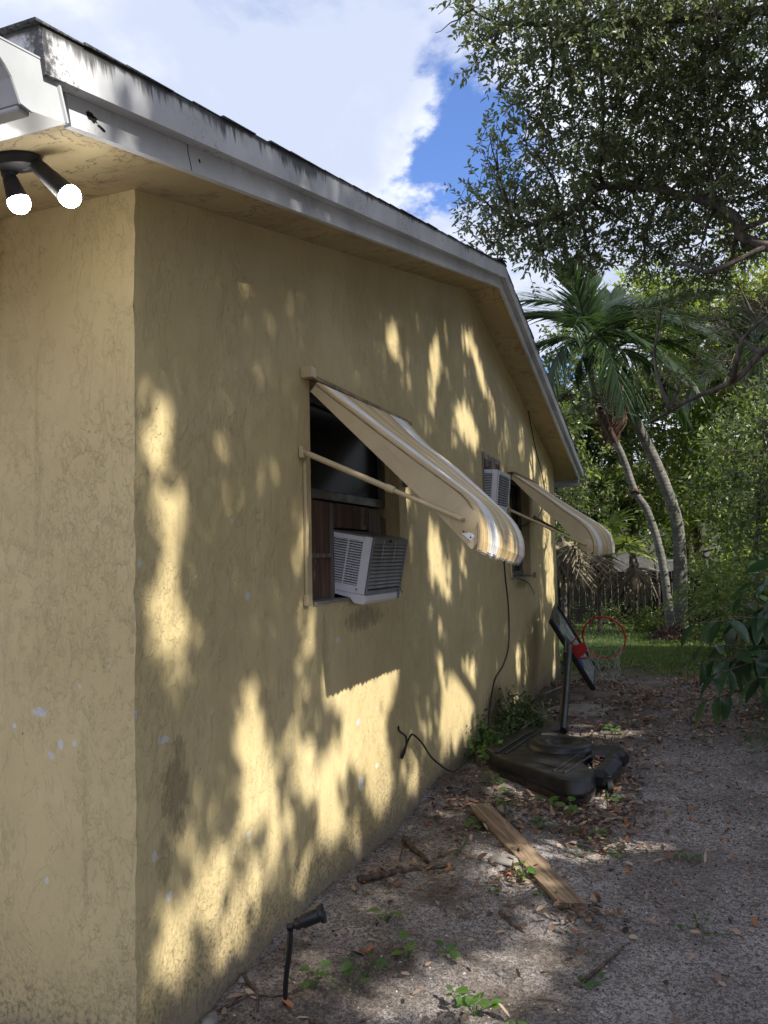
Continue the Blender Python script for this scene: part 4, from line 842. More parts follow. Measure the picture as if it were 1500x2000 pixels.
def limbs_to(clumps, mains, mb, r_, r0=.02):
    """a thin branch from the nearest thick limb to each clump"""
    M_ = np.concatenate(mains)
    for c in clumps:
        p = np.array(c[:3]); d = np.linalg.norm(M_ - p, axis=1) + np.abs(M_[:, 2] - p[2] > 0) * .2; j = int(np.argmin(d)); a = M_[j]
        dist = np.linalg.norm(p - a)
        if dist < .12: continue
        mid = (a + p) / 2 + r_.normal(size=3) * .1 * dist + np.array([0, 0, -.06 * dist])
        e = p + unit(p - a) * c[3] * .3
        q = wiggle([a, mid, e], .010, 5, r_); mb.tube(q, np.linspace(min(.05, r0 * (1 + dist * .5)), .005, len(q)), 6)
        for _ in range(3):
            s = q[r_.integers(4, len(q) - 1)]; t = p + r_.normal(size=3) * c[3] * .6; w_ = wiggle([s, (s + t) / 2 + r_.normal(size=3) * .05, t], .008, 4, r_); mb.tube(w_, np.linspace(.009, .003, len(w_)), 5)

# ------------------------------------------------------------------ the live oak that hangs over the roof and shades the wall
r_ = np.random.default_rng(21)
oak = thing('oak_tree', (7.2, 5.6, float(gz(7.2, 5.6))), 'large spreading oak whose leafy limbs hang over the roof from the right', 'tree')
vis = [(-0.016, 5.014, 6.71, 0.3), (0.106, 5.082, 6.37, 0.3), (0.346, 5.151, 6.703, 0.6), (0.741, 5.319, 6.404, 0.7), (1.423, 5.572, 6.486, 0.8), (2.097, 5.833, 6.374, 0.8), (0.464, 5.769, 6.114, 0.5), (1.043, 5.988, 6.101, 0.7), (1.718, 6.244, 6.087, 0.8), (2.341, 6.486, 5.97, 0.7), (0.347, 5.758, 5.601, 0.4), (0.722, 6.429, 5.68, 0.6), (1.337, 6.662, 5.667, 0.7), (2.075, 6.425, 5.357, 0.7), (-0.265, 6.077, 5.374, 0.35), (0.036, 6.201, 5.203, 0.5), (0.478, 6.901, 5.232, 0.5), (-0.182, 6.139, 4.879, 0.3), (1.028, 7.098, 5.394, 0.6), (1.677, 7.348, 5.322, 0.5), (2.37, 7.629, 5.017, 0.4), (2.066, 7.566, 4.212, 0.5), (2.21, 7.65, 3.745, 0.5), (1.658, 7.456, 3.525, 0.45)]
vis += [(.35, 6.15, 5.0, .4), (.75, 6.8, 4.95, .4), (1.5, 6.3, 6.9, .7), (2.3, 6.6, 6.9, .8), (.8, 5.6, 7.1, .7), (1.7, 5.4, 7.2, .8), (2.6, 5.9, 7.0, .8), (.1, 6.3, 5.55, .35), (1.9, 7.0, 4.8, .45), (2.7, 7.2, 5.5, .7), (1.35, 7.2, 4.95, .35), (2.6, 7.6, 4.3, .45), (2.0, 7.4, 5.9, .7), (1.2, 7.3, 6.2, .7), (-.1, 5.9, 5.9, .25), (3.2, 6.5, 6.2, .8), (3.2, 6.8, 5.0, .7), (3.0, 7.3, 3.9, .5)]
vis += [(0.25, 6.83, 4.95, 0.38), (0.71, 7.23, 4.89, 0.38), (1.33, 7.45, 5.0, 0.4), (1.87, 7.46, 4.68, 0.4), (2.35, 7.65, 4.55, 0.4), (0.48, 7.59, 4.55, 0.25), (1.52, 7.77, 4.46, 0.3)]
vis = np.array([v for i, v in enumerate(vis) if i not in (len(vis) - 6, len(vis) - 2)])
ob = ORG[oak]
LA = smooth_path([(7.0, 5.7, 3.0), (4.6, 6.4, 3.9), (2.53, 6.64, 4.63), (2.25, 6.52, 4.94), (2.03, 6.63, 5.19), (1.5, 6.6, 5.42), (.97, 6.53, 5.51), (.71, 6.45, 5.30), (.33, 6.42, 5.18), (0, 6.4, 5.18)], 8)
LB = smooth_path([(7.0, 5.7, 2.6), (4.4, 6.6, 3.1), (3.1, 6.75, 3.75), (2.49, 6.69, 3.6), (2.15, 6.8, 3.31), (1.65, 7.05, 3.16), (1.26, 7.34, 3.01)], 8)
LC = smooth_path([(7.1, 5.6, 3.6), (5.2, 5.9, 5.6), (3.6, 6.0, 6.5), (2.6, 6.0, 6.65), (1.6, 5.7, 6.6), (.8, 5.4, 6.6), (.2, 5.15, 6.6)], 8)
LD = smooth_path([(2.53, 6.64, 4.63), (2.0, 6.5, 4.4), (1.80, 6.59, 4.51), (1.55, 6.7, 4.62)], 6)
LE = smooth_path([(2.15, 6.8, 3.31), (2.22, 6.62, 3.60), (2.30, 6.62, 3.75), (2.75, 6.5, 4.1)], 6)
LF = smooth_path([(2.03, 6.63, 5.19), (2.02, 6.4, 5.5), (2.1, 6.3, 5.9)], 6)
shl = [smooth_path([(7.2, 5.6, 3.2), e, f], 8) for e, f in (((6.9, 3.6, 5.6), (6.4, .6, 7.0)), ((7.6, 3.0, 5.2), (7.9, -.6, 6.6)), ((6.6, 5.4, 5.6), (6.0, 4.6, 8.0)), ((7.8, 7.2, 5.8), (7.4, 9.6, 7.4)), ((8.4, 5.0, 5.0), (9.4, 4.0, 6.8)), ((6.2, 6.8, 5.5), (5.6, 8.6, 6.8)))]
tb = MB()
tb.tube(wiggle([(7.2, 5.6, -.3), (7.15, 5.62, 1.4), (7.1, 5.65, 2.6), (7.15, 5.6, 3.6)], .012, 5, r_), np.linspace(.42, .24, 16), 14)
tb.build('trunk', MT['bark'], oak, smooth='all')
lb_ = MB()
for Lm, a, b in ((LA, .060, .016), (LB, .052, .016), (LC, .07, .018)):
    Q = Lm + np.cumsum(r_.normal(size=Lm.shape), 0) * .004; lb_.tube(Q, np.linspace(a, b, len(Q)) * (1 + .12 * r_.random(len(Q))), 10)
for Lm, a, b in ((LD, .03, .012), (LE, .03, .012), (LF, .03, .01)): lb_.tube(Lm, np.linspace(a, b, len(Lm)), 8)
for Lm in shl: lb_.tube(Lm, np.linspace(.14, .03, len(Lm)), 8)
limbs_to(vis, [LA[20:], LB[20:], LC[16:]], lb_, r_)
lb_.build('limb', MT['limb'], oak, smooth='all')
crown('crown', vis, oak, MT['oakleaf'], .070, .031, 440, 8, True, r_, True, (.10, .26), .3, .8, .1, MT['twig'])
# hanging wisps and a few strands of moss-like twigs
# unseen side of the crown: leaf mass shaped along sun rays for the dappled shade
def shade_points(n, kind):
    px = r_.uniform(5.2, 9.0, n)
    if kind == 'wall': y = r_.uniform(-.25, 9.8, n); z = r_.uniform(-.3, 4.5, n); x = np.zeros(n)
    elif kind == 'ground': x = r_.uniform(-.1, 4.2, n); y = r_.uniform(-2.2, 12, n); z = np.zeros(n)
    else: x = r_.uniform(-2.2, .2, n); y = np.zeros(n); z = r_.uniform(-.2, 3.2, n)
    t = (px - x) / SUN[0]; P = np.c_[px, y + SUN[1] * t, z + SUN[2] * t]; return P[P[:, 2] > 2.3]
P = np.concatenate([shade_points(88000, 'wall'), shade_points(84000, 'ground'), shade_points(600, 'front')])
gate = vnoise(P[:, 1] * 1.1 + P[:, 0] * .2 + 40, P[:, 2] * 1.1 + 7) + vnoise(P[:, 1] * 3 + 20, P[:, 2] * 3 + P[:, 0])
P = P[(gate > -.46) | (r_.random(len(P)) < .35)]; P = P[~in_lit(P, .028)]
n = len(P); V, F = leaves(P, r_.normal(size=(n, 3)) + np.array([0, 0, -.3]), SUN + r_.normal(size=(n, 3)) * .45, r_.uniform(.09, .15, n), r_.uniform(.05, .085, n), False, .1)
o = link_obj('shade_crown', mesh_np('shade_crown', V - ob, F, MT['shadeleaf']), oak); o['kind'] = 'stuff'

# ------------------------------------------------------------------ other trees
def ell_clumps(c, rad, n, r_, rr=(.5, .9)):
    u = unit(r_.normal(size=(n, 3))); f = r_.random(n)[:, None] ** .42
    return np.c_[np.array(c) + u * f * np.array(rad), r_.uniform(*rr, n)]
def tree(base, crown_c, rad, nc, label, mat, ln, wd, dens, seed, trunk=.14, group=None, name='broadleaf_tree', rr=(.5, .9), bark='limb', lean=None):
    r_ = np.random.default_rng(seed); b = (base[0], base[1], float(gz(base[0], base[1])))
    t = thing(name, b, label, 'tree', group); cls = ell_clumps(crown_c, rad, nc, r_, rr); cls = cls[cls[:, 2] > .5]
    top = np.array(crown_c) + np.array([0, 0, rad[2] * .3]); mid = (np.array(b) + top) / 2 + (np.array(lean) if lean else r_.normal(size=3) * .15)
    main = wiggle([(b[0], b[1], b[2] - .15), mid, top], .02, 8, r_); mb = MB(); mb.tube(main, np.linspace(trunk, trunk * .3, len(main)), 10); mb.build('trunk', MT[bark], t, smooth='all')
    lm = MB(); limbs_to(cls, [main[5:]], lm, r_, trunk * .16); lm.build('branches', MT[bark], t, smooth='all')
    crown('crown', cls, t, mat, ln, wd, dens, 7, False, r_, False, (.25, .55), .2, .85)
    return t
G_ = 'broadleaf trees behind the palms'
tree((-1.6, 18.6), (-1.5, 18.8, 4.4), (2.0, 1.8, 3.4), 40, 'dark leafy tree rising just behind the far end of the roof', MT['bgleaf3'], .18, .085, 105, 31, .16, G_)
tree((.3, 19.2), (.2, 19.4, 4.6), (2.1, 1.8, 3.6), 42, 'mid-green leafy tree directly behind the crown of the twin palms', MT['bgleaf'], .18, .085, 100, 32, .15, G_)
tree((2.1, 21.5), (2.0, 21.3, 4.4), (2.2, 1.8, 3.4), 42, 'leafy tree with pale gaps of sky in its crown right of the palms', MT['bgleaf2'], .19, .09, 90, 33, .18, G_)
tree((3.5, 20.0), (3.3, 20, 7.2), (2.0, 1.6, 2.3), 34, 'bright yellow-green tree in full sun at the upper right', MT['bgleaf2'], .18, .085, 100, 34, .17, G_)
tree((1.6, 22.5), (1.3, 22.5, 8.2), (1.5, 1.4, 1.6), 18, 'tall sunlit yellow-green treetop above the palm fronds', MT['bgleaf2'], .18, .085, 100, 35, .15, G_)
tree((4.6, 17.6), (4.1, 17.5, 2.6), (1.6, 1.6, 2.0), 24, 'dense leafy tree at the right edge behind the shrubs', MT['bgleaf'], .16, .078, 120, 36, .15, G_)
tree((3.0, 13.9), (3.1, 13.8, 2.7), (.95, 1.1, 1.9), 20, 'slender green tree standing right of the thicker palm trunk', MT['bgleaf'], .13, .058, 130, 37, .06, None, 'slender_tree', (.35, .6))
tree((2.75, 10.6), (2.75, 10.5, 2.7), (.95, 1.3, 1.9), 22, 'slender tree at the right edge above the broadleaf shrub', MT['bgleaf3'], .11, .05, 170, 38, .05, None, 'slender_tree', (.35, .55))
tree((-.7, 14.8), (-.9, 14.9, 3.0), (.9, .9, 1.2), 14, 'small dark tree between the house corner and the twin palms', MT['bgleaf3'], .09, .04, 240, 39, .06, None, 'slender_tree', (.35, .6))
# shrubs along the right-hand boundary
def shrub(c, rad, n, label, mat, ln, wd, dens, seed, group='shrubs along the right boundary', rr=(.22, .4)):
    r_ = np.random.default_rng(seed); b = (c[0], c[1], float(gz(c[0], c[1]))); t = thing('shrub', b, label, 'shrub', group)
    cls = ell_clumps((c[0], c[1], c[2]), rad, n, r_, rr); cls = cls[cls[:, 2] > .08]; mb = MB()
    for k in range(5):
        e = cls[r_.integers(len(cls))][:3]; q = wiggle([(b[0] + r_.normal() * .06, b[1] + r_.normal() * .06, b[2] - .05), ((b[0] + e[0]) / 2, (b[1] + e[1]) / 2, e[2] * .6), e], .008, 5, r_); mb.tube(q, np.linspace(.018, .006, len(q)), 6)
    mb.build('stem', MT['twig'], t); crown('foliage', cls, t, mat, ln, wd, dens, 7, False, r_, False, (.12, .3), .1, .85); return t
shrub((2.35, 10.9, .75), (.75, .8, .75), 26, 'low leafy shrub just right of the palm foot mound', MT['bgleaf'], .09, .045, 380, 41)
shrub((2.9, 8.6, .85), (.6, .9, .85), 26, 'dark green shrub behind the hanging broad leaves', MT['bgleaf3'], .085, .042, 380, 42)
shrub((3.3, 13.0, 1.0), (.9, .9, 1.1), 24, 'shrub in sun beyond the dark one at the right edge', MT['bgleaf2'], .11, .05, 260, 43)
shrub((2.75, 6.3, .55), (.5, .8, .6), 22, 'small-leaved shrub beneath the broad-leaved branches', MT['bgleaf'], .05, .026, 900, 44)
shrub((2.6, 15.6, .9), (.9, .7, 1.0), 24, 'dim shrub against the fence right of the palms', MT['bgleaf3'], .10, .045, 300, 45)
shrub((-.75, 15.9, .1), (.6, .3, .12), 6, 'low dark shrub at the fence foot nearest the house', MT['bgleaf3'], .10, .045, 200, 46, 'low plants at the fence foot')
shrub((.15, 16.0, .12), (.5, .3, .14), 5, 'low dark shrub at the fence foot behind the thin trunk', MT['bgleaf3'], .08, .035, 520, 47, 'low plants at the fence foot')
shrub((1.0, 16.0, .1), (.5, .3, .12), 5, 'low dark shrub at the fence foot left of the palms', MT['bgleaf3'], .08, .035, 520, 48, 'low plants at the fence foot')
shrub((.95, 9.35 + 5.4, .12), (.35, .3, .14), 8, 'tuft of weeds beside the palm foot mound', MT['bgleaf'], .06, .03, 520, 49, 'low plants at the fence foot')

# ------------------------------------------------------------------ palms
def frond_mesh(Ln, nl, ll, lw, droop, mat, r_, vlift=.35, arch=.5):
    t = np.linspace(0, 1, 22); px = Ln * t; pz = Ln * (arch * t - (arch + droop) * t ** 2.1) ; pts = np.c_[px, 0 * t, pz]
    mb = MB(); mb.tube(pts, np.linspace(.022, .004, 22), 5)
    rach = (np.array(mb.v), mb.f)
    P = []; D = []; N = []; ls = []
    for k in range(nl):
        f = .10 + .9 * (k + .5) / nl; p = np.array([np.interp(f, t, px), 0, np.interp(f, t, pz)]); tan = np.array([1, 0, np.interp(f, t, np.gradient(pz, px))]); tan /= np.linalg.norm(tan)
        for s in (-1, 1):
            ang = .95 - .6 * f + r_.normal() * .08
            d = tan * math.cos(ang) + np.array([0, s, 0]) * math.sin(ang) + np.array([0, 0, vlift + r_.normal() * .12])
            P.append(p); D.append(d); N.append((0, 0, 1.)); ls.append(ll * (.55 + .9 * math.sin(math.pi * min(1, f * .85 + .1))) * r_.uniform(.85, 1.1))
    P = np.array(P); D = unit(np.array(D)); n = len(P); ls = np.array(ls)[:, None]; Wv = unit(np.cross(D, np.array([0, 0, 1.])))
    V = []; w = lw
    segs = [(0, .5), (.35, 1.0), (.7, .75), (1.0, .06)]
    for (s, ww) in segs:
        c = P + D * ls * s + np.array([0, 0, -1]) * ls * (.34 * s ** 2)
        V += [c + Wv * w * ww * .5, c - Wv * w * ww * .5]
    V = np.stack(V, 1).reshape(-1, 3); b = np.arange(n)[:, None] * 8
    F = np.concatenate([b + np.array(q) for q in ([0, 1, 3, 2], [2, 3, 5, 4], [4, 5, 7, 6])])
    nv = len(V); F2 = np.array([f for f in rach[1] if len(f) == 4]) + nv
    return mesh_np('frond', np.vstack([V, rach[0]]), np.vstack([F, F2]), mat)
r_ = np.random.default_rng(77)
FR = [frond_mesh(1.85, 58, .58, .042, .45, MT['palmleaf'], r_, .22, .45), frond_mesh(1.75, 56, .56, .042, .85, MT['palmleaf'], r_, -.05, .35), frond_mesh(1.55, 50, .50, .042, .15, MT['palmleaf'], r_, .35, .4)]
DEADF = frond_mesh(1.3, 30, .42, .03, .2, MT['redleaf'], r_, -.5, -.1)
def put_frond(me, parent, pos, az, el, sc=1.0, name='frond', roll=0):
    o = bpy.data.objects.new(name, me); COL.objects.link(o); o.parent = parent; o.location = np.array(pos) - ORG[parent]
    o.rotation_euler = Matrix.Rotation(az, 3, 'Z').to_4x4().to_euler(); m = Matrix.Rotation(az, 4, 'Z') @ Matrix.Rotation(-el, 4, 'Y') @ Matrix.Rotation(roll, 4, 'X')
    o.rotation_euler = m.to_euler(); o.scale = (sc,) * 3; ORG[o] = ORG[parent]; return o
def palm(path, rads, label, fr, seed, shaftlen, boot=(.62, .80), group='twin palms leaning left over the lawn'):
    r_ = np.random.default_rng(seed); b = path[0]; t = thing('palm_tree', (b[0], b[1], float(gz(b[0], b[1]))), label, 'palm tree', group)
    Q = smooth_path(path, 8); Q[0][2] = gz(b[0], b[1]) - .1; n = len(Q); rr = np.interp(np.linspace(0, 1, n), np.linspace(0, 1, len(rads)), rads); k = int(n * boot[0]); k2 = int(n * boot[1])
    MB().tube(Q[:k + 1], rr[:k + 1], 16).build('trunk', MT['palmbark'], t, smooth='all')
    bb = MB(); rb = rr[k:k2 + 1] * 1.05; bb.tube(Q[k:k2 + 1], rb, 14)
    for i in range(k, k2):
        for _ in range(3):
            a = r_.random() * 6.28; p = Q[i] + np.array([math.cos(a), math.sin(a), 0]) * rr[i]; bb.tube([p, p + np.array([math.cos(a) * .03, math.sin(a) * .03, -.08])], [.018, .004], 4)
    bb.build('leaf_scars', MT['boot'], t, smooth=True)
    MB().tube(Q[k2:], np.linspace(rr[k2] * 1.15, rr[-1] * .7, n - k2), 14).build('crownshaft', MT['shaft'], t, smooth='all')
    top = Q[-1]; fr = [(m, az, el, sc * .92, ro) for (m, az, el, sc, ro) in fr if el > -12]
    for (m, az, el, sc, roll) in fr: put_frond(FR[m], t, top + np.array([0, 0, -.05]), R(az), R(el), sc, 'frond', R(roll))
    # pale branched fruit stalks under the crownshaft
    fb = MB(); c = Q[k2]
    for a in np.linspace(0, 6.28, 7)[:-1]:
        e = c + np.array([math.cos(a) * .42, math.sin(a) * .42, -.22])
        fb.tube(smooth_path([c, (c + e) / 2 + np.array([0, 0, .06]), e], 3), .009, 4)
        for _ in range(34):
            s = c + (e - c) * r_.uniform(.35, 1); d = e + r_.normal(size=3) * .15; fb.tube([s, (s + d) / 2 + r_.normal(size=3) * .03, d], [.005, .004, .003], 3, caps=False)
    fb.build('fruit_stalk', MT['fruit'], t)
    return t, Q
pa = [(1.335, 13.22, 0), (1.30, 13.17, .645), (1.208, 13.08, 1.567), (1.023, 12.96, 2.307), (.822, 12.86, 2.68), (.633, 12.75, 3.328), (.357, 12.6, 3.979), (.207, 12.51, 4.534), (.143, 12.45, 5.088), (.12, 12.43, 5.4)]
frA = [(0, 178, 42, 1.0, 0), (0, 150, 62, 1.0, 10), (1, 200, 15, 1.0, 0), (1, 235, -8, .95, 0), (2, 95, 80, 1.0, 0), (0, 20, 38, 1.0, -10), (1, 340, 12, 1.0, 0), (1, 270, 30, 1.0, 0), (0, 60, 55, 1.0, 0), (1, 165, -12, .95, 0), (2, 250, 66, 1.0, 0), (1, 300, -5, .9, 0), (0, 355, 22, 1.05, 8)]
ta, QA = palm(pa, [.095, .075, .068, .064, .060, .066, .066, .055], 'thinner ringed palm in front with the big drooping green crown', frA, 5, .8, (.60, .74))
pb = [(1.483, 14.715, 0), (1.519, 14.64, 1.36), (1.495, 14.58, 2.166), (1.316, 14.47, 2.874), (1.062, 14.33, 3.584), (.804, 14.19, 4.194), (.589, 14.08, 4.702), (.45, 14.0, 5.2), (.42, 13.98, 5.6)]
frB = [(0, 12, 30, 1.1, 0), (0, 350, 48, 1.1, 0), (1, 325, 12, 1.0, 0), (0, 40, 60, 1.0, 0), (2, 90, 76, 1.0, 0), (1, 255, 18, 1.0, 0), (0, 200, 50, 1.0, 0), (1, 30, 0, .95, 0), (1, 295, -8, .9, 0), (0, 5, 8, 1.1, 0)]
tb_, QB = palm(pb, [.145, .122, .112, .106, .10, .098, .088, .07], 'thicker ringed palm behind with a reddish dead frond hanging on its trunk', frB, 6, .8, (.66, .84))
for az, el, sc in ((330, -78, 1.0), (300, -82, .9), (350, -70, .8)):
    put_frond(DEADF, tb_, QB[int(len(QB) * .86)] + np.array([.05, -.1, 0]), R(az), R(el), sc, 'dead_frond')
MB().tube([np.array([.822, 12.86, 2.68]) + np.array([math.cos(a) * .085, math.sin(a) * .085, .02 * math.sin(3 * a)]) for a in np.linspace(0, 6.28, 14)], .03, 7).build('vine_knot', MT['boot'], ta)
# leaf-litter mound at the palm foot
n = 2600; a = r_.random(n) * 6.28; rr = .42 * np.sqrt(r_.random(n)); P = np.c_[1.38 + rr * np.cos(a), 13.15 + rr * np.sin(a), np.zeros(n)]; P[:, 2] = gz(P[:, 0], P[:, 1]) + .02 + r_.random(n) * .08 * (1 - rr / .45)
V, F = leaves(P, r_.normal(size=(n, 3)), np.array([0, 0, 1]) + r_.normal(size=(n, 3)) * .8, .07, .03); o = link_obj('palm_litter', mesh_np('palm_litter', V, F, MT['litterd'])); tag(o, 'mound of dead leaves heaped round the feet of the palms', 'leaf pile', None, 'stuff')
# a third palm far off at the right edge, and fan palms with dead skirts by the fence
p3 = [(3.7, 18.9, 0), (3.6, 18.8, 2.2), (3.45, 18.7, 4.6), (3.4, 18.65, 6.4)]
t3, Q3 = palm(p3, [.13, .10, .09, .07], 'pale-fronded palm half hidden in the trees at the right edge', [(0, 180, 30, 1.2, 0), (0, 150, 55, 1.2, 0), (1, 215, 5, 1.2, 0), (1, 330, 10, 1.2, 0), (0, 20, 40, 1.2, 0), (1, 270, 0, 1.2, 0), (2, 90, 70, 1.2, 0), (1, 185, -20, 1.2, 0)], 8, .6, (.75, .85), None)
def fan_mesh(mat, n=26, rad=.55, droop=.5, seed=1):
    r_ = np.random.default_rng(seed); V = []; F = []
    for k in range(n):
        a = -2.2 + 4.4 * k / (n - 1) + r_.normal() * .03; w_ = .020; L_ = rad * r_.uniform(.8, 1.1); d = np.array([math.cos(a), math.sin(a), 0]); s = np.array([-math.sin(a), math.cos(a), 0]); b = len(V)
        for (f, ww) in ((.05, .5), (.5, 1.2), (.8, .8), (1, .1)):
            p = d * L_ * f + np.array([0, 0, -droop * L_ * f ** 2.2 * r_.uniform(.8, 1.2)]); V += [p + s * w_ * ww + np.array([0, 0, .008]), p - s * w_ * ww]
        for q in range(3): F.append((b + 2 * q, b + 2 * q + 1, b + 2 * q + 3, b + 2 * q + 2))
    return mesh_np('fan_leaf', V, F, mat)
FD = [fan_mesh(MT['deadleaf'], 26, .62, 1.1, 1), fan_mesh(MT['deadleaf'], 24, .55, 1.5, 2)]; FG = fan_mesh(MT['bgleaf'], 28, .6, .35, 3)
def fan_palm(loc, h, label, seed, nd, ng, tr=.055):
    r_ = np.random.default_rng(seed); b = (loc[0], loc[1], float(gz(*loc))); t = thing('fan_palm', b, label, 'palm tree', 'fan palms with dead skirts by the fence')
    Q = wiggle([(b[0], b[1], b[2] - .05), (b[0] + .03, b[1], h * .5), (b[0], b[1], h)], .006, 6, r_); MB().tube(Q, np.linspace(tr, tr * .9, len(Q)), 8).build('trunk', MT['limb'], t, smooth='all')
    for k in range(nd + ng):
        dead = k < nd; a = r_.random() * 6.28; el = r_.uniform(-75, -35) if dead else r_.uniform(0, 70); d = np.array([math.cos(a) * math.cos(R(el)), math.sin(a) * math.cos(R(el)), math.sin(R(el))]); Lp = r_.uniform(.2, .4) if dead else r_.uniform(.4, .6)
        c = np.array([b[0], b[1], h]) + d * Lp
        me = FD[k % 2] if dead else FG
        fo = put_frond(me, t, c, a, R(el), r_.uniform(.8, 1.1), 'dead_fan_leaf' if dead else 'fan_leaf')
        st = MB().tube([np.array([b[0], b[1], h]), c], .007, 5); st.build('leaf_stalk', MT['deadleaf'] if dead else MT['bgleaf'], t)
    return t
fan_palm((-.62, 13.6), 1.95, 'fan palm nearest the house corner with a fan of tan dead leaves', 1, 10, 3)
fan_palm((-.05, 14.6), 1.75, 'fan palm on the thin pale trunk halfway to the twin palms', 2, 5, 4, .05)
fan_palm((.62, 15.0), 1.45, 'short fan palm just left of the twin palms with grey dead leaves', 12, 2, 3, .04)
# thin bare stems against the fence
for i, (x, y, h, lb) in enumerate(((-.72, 15.2, 1.7, 'thin bare stem in front of the dark fence close to the house'), (-.32, 15.4, 1.6, 'thin bare stem in front of the dark fence between two fan palms'), (1.02, 15.8, 1.5, 'thin bare stem in front of the dark fence beside the twin palms'))):
    r_ = np.random.default_rng(60 + i); t = thing('thin_tree', (x, y, float(gz(x, y))), lb, 'young tree', 'thin stems before the fence')
    Q = wiggle([(x, y, -.05), (x + .05, y, h * .5), (x - .03, y, h)], .01, 6, r_); MB().tube(Q, np.linspace(.028, .018, len(Q)), 7).build('trunk', MT['limb'], t)
    crown('crown', [(x, y, h + .2, .35), (x + .2, y, h + .4, .3), (x - .25, y + .1, h + .5, .3)], t, MT['bgleaf3'], .09, .04, 300, 7, False, r_)

# ------------------------------------------------------------------ fence and the neighbour's house
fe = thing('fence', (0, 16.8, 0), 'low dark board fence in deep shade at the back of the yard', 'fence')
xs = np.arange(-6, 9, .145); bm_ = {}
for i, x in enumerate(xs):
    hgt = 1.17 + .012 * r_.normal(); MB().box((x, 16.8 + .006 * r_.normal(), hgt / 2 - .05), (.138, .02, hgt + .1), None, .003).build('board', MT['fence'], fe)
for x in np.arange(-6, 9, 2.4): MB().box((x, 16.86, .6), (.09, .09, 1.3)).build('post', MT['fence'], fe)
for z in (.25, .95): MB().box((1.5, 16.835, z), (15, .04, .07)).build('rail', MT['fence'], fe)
nb = thing('neighbour_house', (1.5, 30, 0), 'pale pink neighbouring house glimpsed through the trees beyond the fence', 'house')
MB().box((1.0, 33, 1.6), (14, 5, 3.3)).build('wall', MT['nbrwall'], nb); MB().prism([(-7, 29.8, 3.2), (9, 29.8, 3.2), (8, 33, 5.3), (-6, 33, 5.3)], (0, 0, 0), (0, .2, .15)).build('roof', MT['nbrroof'], nb)
for x in (-2.2, 1.2, 3.4):
    f = MB().box((x, 30.48, 1.8), (1.2, .08, 1.1), None, .01).build('window', MT['white'], nb); link_obj('pane', MB().box((x, 30.43, 1.8), (1.0, .03, .9)).mesh('pane', MT['glass'], ORG[nb]), f)

# ------------------------------------------------------------------ the broad-leaved branch reaching in from the right
br = thing('broadleaf_shrub', (3.0, 2.9, float(gz(3.0, 2.9))), 'glossy dark broad-leaved shrub reaching in from the right edge', 'shrub')
def bigleaf(Ln, Wd, mat):
    n = 7; V = []; F = []
    for i in range(n):
        f = i / (n - 1); w_ = Wd * (math.sin(math.pi * f ** .85) ** .75) * .5 if 0 < f < 1 else .001; z = -.25 * Ln * f ** 2
        V += [(f * Ln, -w_, z + w_ * .28), (f * Ln, 0, z), (f * Ln, w_, z + w_ * .28)]
    for i in range(n - 1):
        for j in (0, 1): a = i * 3 + j; F.append((a, a + 1, a + 4, a + 3))
    return mesh_np('leaf', V, F, mat, True)
BL = [bigleaf(.185, .072, MT['broad']), bigleaf(.16, .064, MT['broad']), bigleaf(.135, .05, MT['broad'])]; BLy = bigleaf(.09, .045, MT['weed'])
r_ = np.random.default_rng(91); sb = MB(); cnt = 0
ends = [(1.66, 2.25, 1.20, 1), (1.70, 2.25, 1.10, 0), (1.95, 2.30, 1.40, 0), (1.88, 2.35, 1.32, 0), (1.62, 2.24, 1.01, 1), (1.75, 2.2, .96, 1), (1.92, 2.1, .96, 1), (1.83, 2.25, 1.08, 0), (2.0, 2.4, 1.22, 0), (1.70, 2.35, .80, 2), (2.05, 2.15, 1.02, 1), (2.1, 2.45, 1.35, 0), (1.80, 2.5, 1.0, 0), (2.0, 2.2, 1.1, 0), (1.78, 2.4, 1.22, 1), (1.9, 2.5, 1.15, 1), (1.95, 2.3, .92, 1), (2.1, 2.6, 1.25, 0), (1.72, 2.3, 1.0, 1), (2.05, 2.3, 1.5, 0), (2.0, 2.15, .85, 2)]
for (x, y, z, k) in ends:
    s = np.array([3.0 + r_.normal() * .05, 2.9 + r_.normal() * .05, .35 + r_.random() * .5]); e = np.array([x, y, z]); m_ = s * .4 + e * .6 + np.array([0, 0, .16])
    q = smooth_path([s, m_, e], 9); sb.tube(q, np.linspace(.011, .0025, len(q)), 6)
    nlv = 12 if k < 2 else 4
    for i in range(nlv):
        f = 1 - i * (.045 if k < 2 else .03); j = f * (len(q) - 1); p = q[int(j)] if i else e; tan = unit(q[min(int(j) + 1, len(q) - 1)] - q[max(int(j) - 1, 0)])
        az = math.atan2(tan[1], tan[0]) + (r_.normal() * .4 + (1.0 if i % 2 else -1.0)) ; el = r_.uniform(-1.35, -.55) if k else r_.uniform(-.6, .15)
        put_frond(BL[r_.integers(3)], br, p, az, el, r_.uniform(.8, 1.15), 'leaf', r_.normal() * .5); cnt += 1
for i in range(16):
    p = np.array([1.95 + r_.random() * .25, 2.5 + r_.random() * .5, 1.30 + r_.random() * .28]); put_frond(BLy, br, p, r_.random() * 6.28, r_.uniform(-.6, .5), r_.uniform(.8, 1.3), 'leaf', r_.normal() * .4)
    sb.tube([p, p * .6 + np.array([3.0, 2.9, .9]) * .4, (3.0, 2.9, .8)], .003, 4)
sb.tube(smooth_path([(3.0, 2.9, -.05), (3.02, 2.9, .4), (2.95, 2.85, .9)], 5), np.linspace(.03, .014, 11), 8)
sb.build('stem', MT['twig'], br, smooth='all')
# ================================================================== things on the ground
def zg(x, y): return float(gz(x, y))
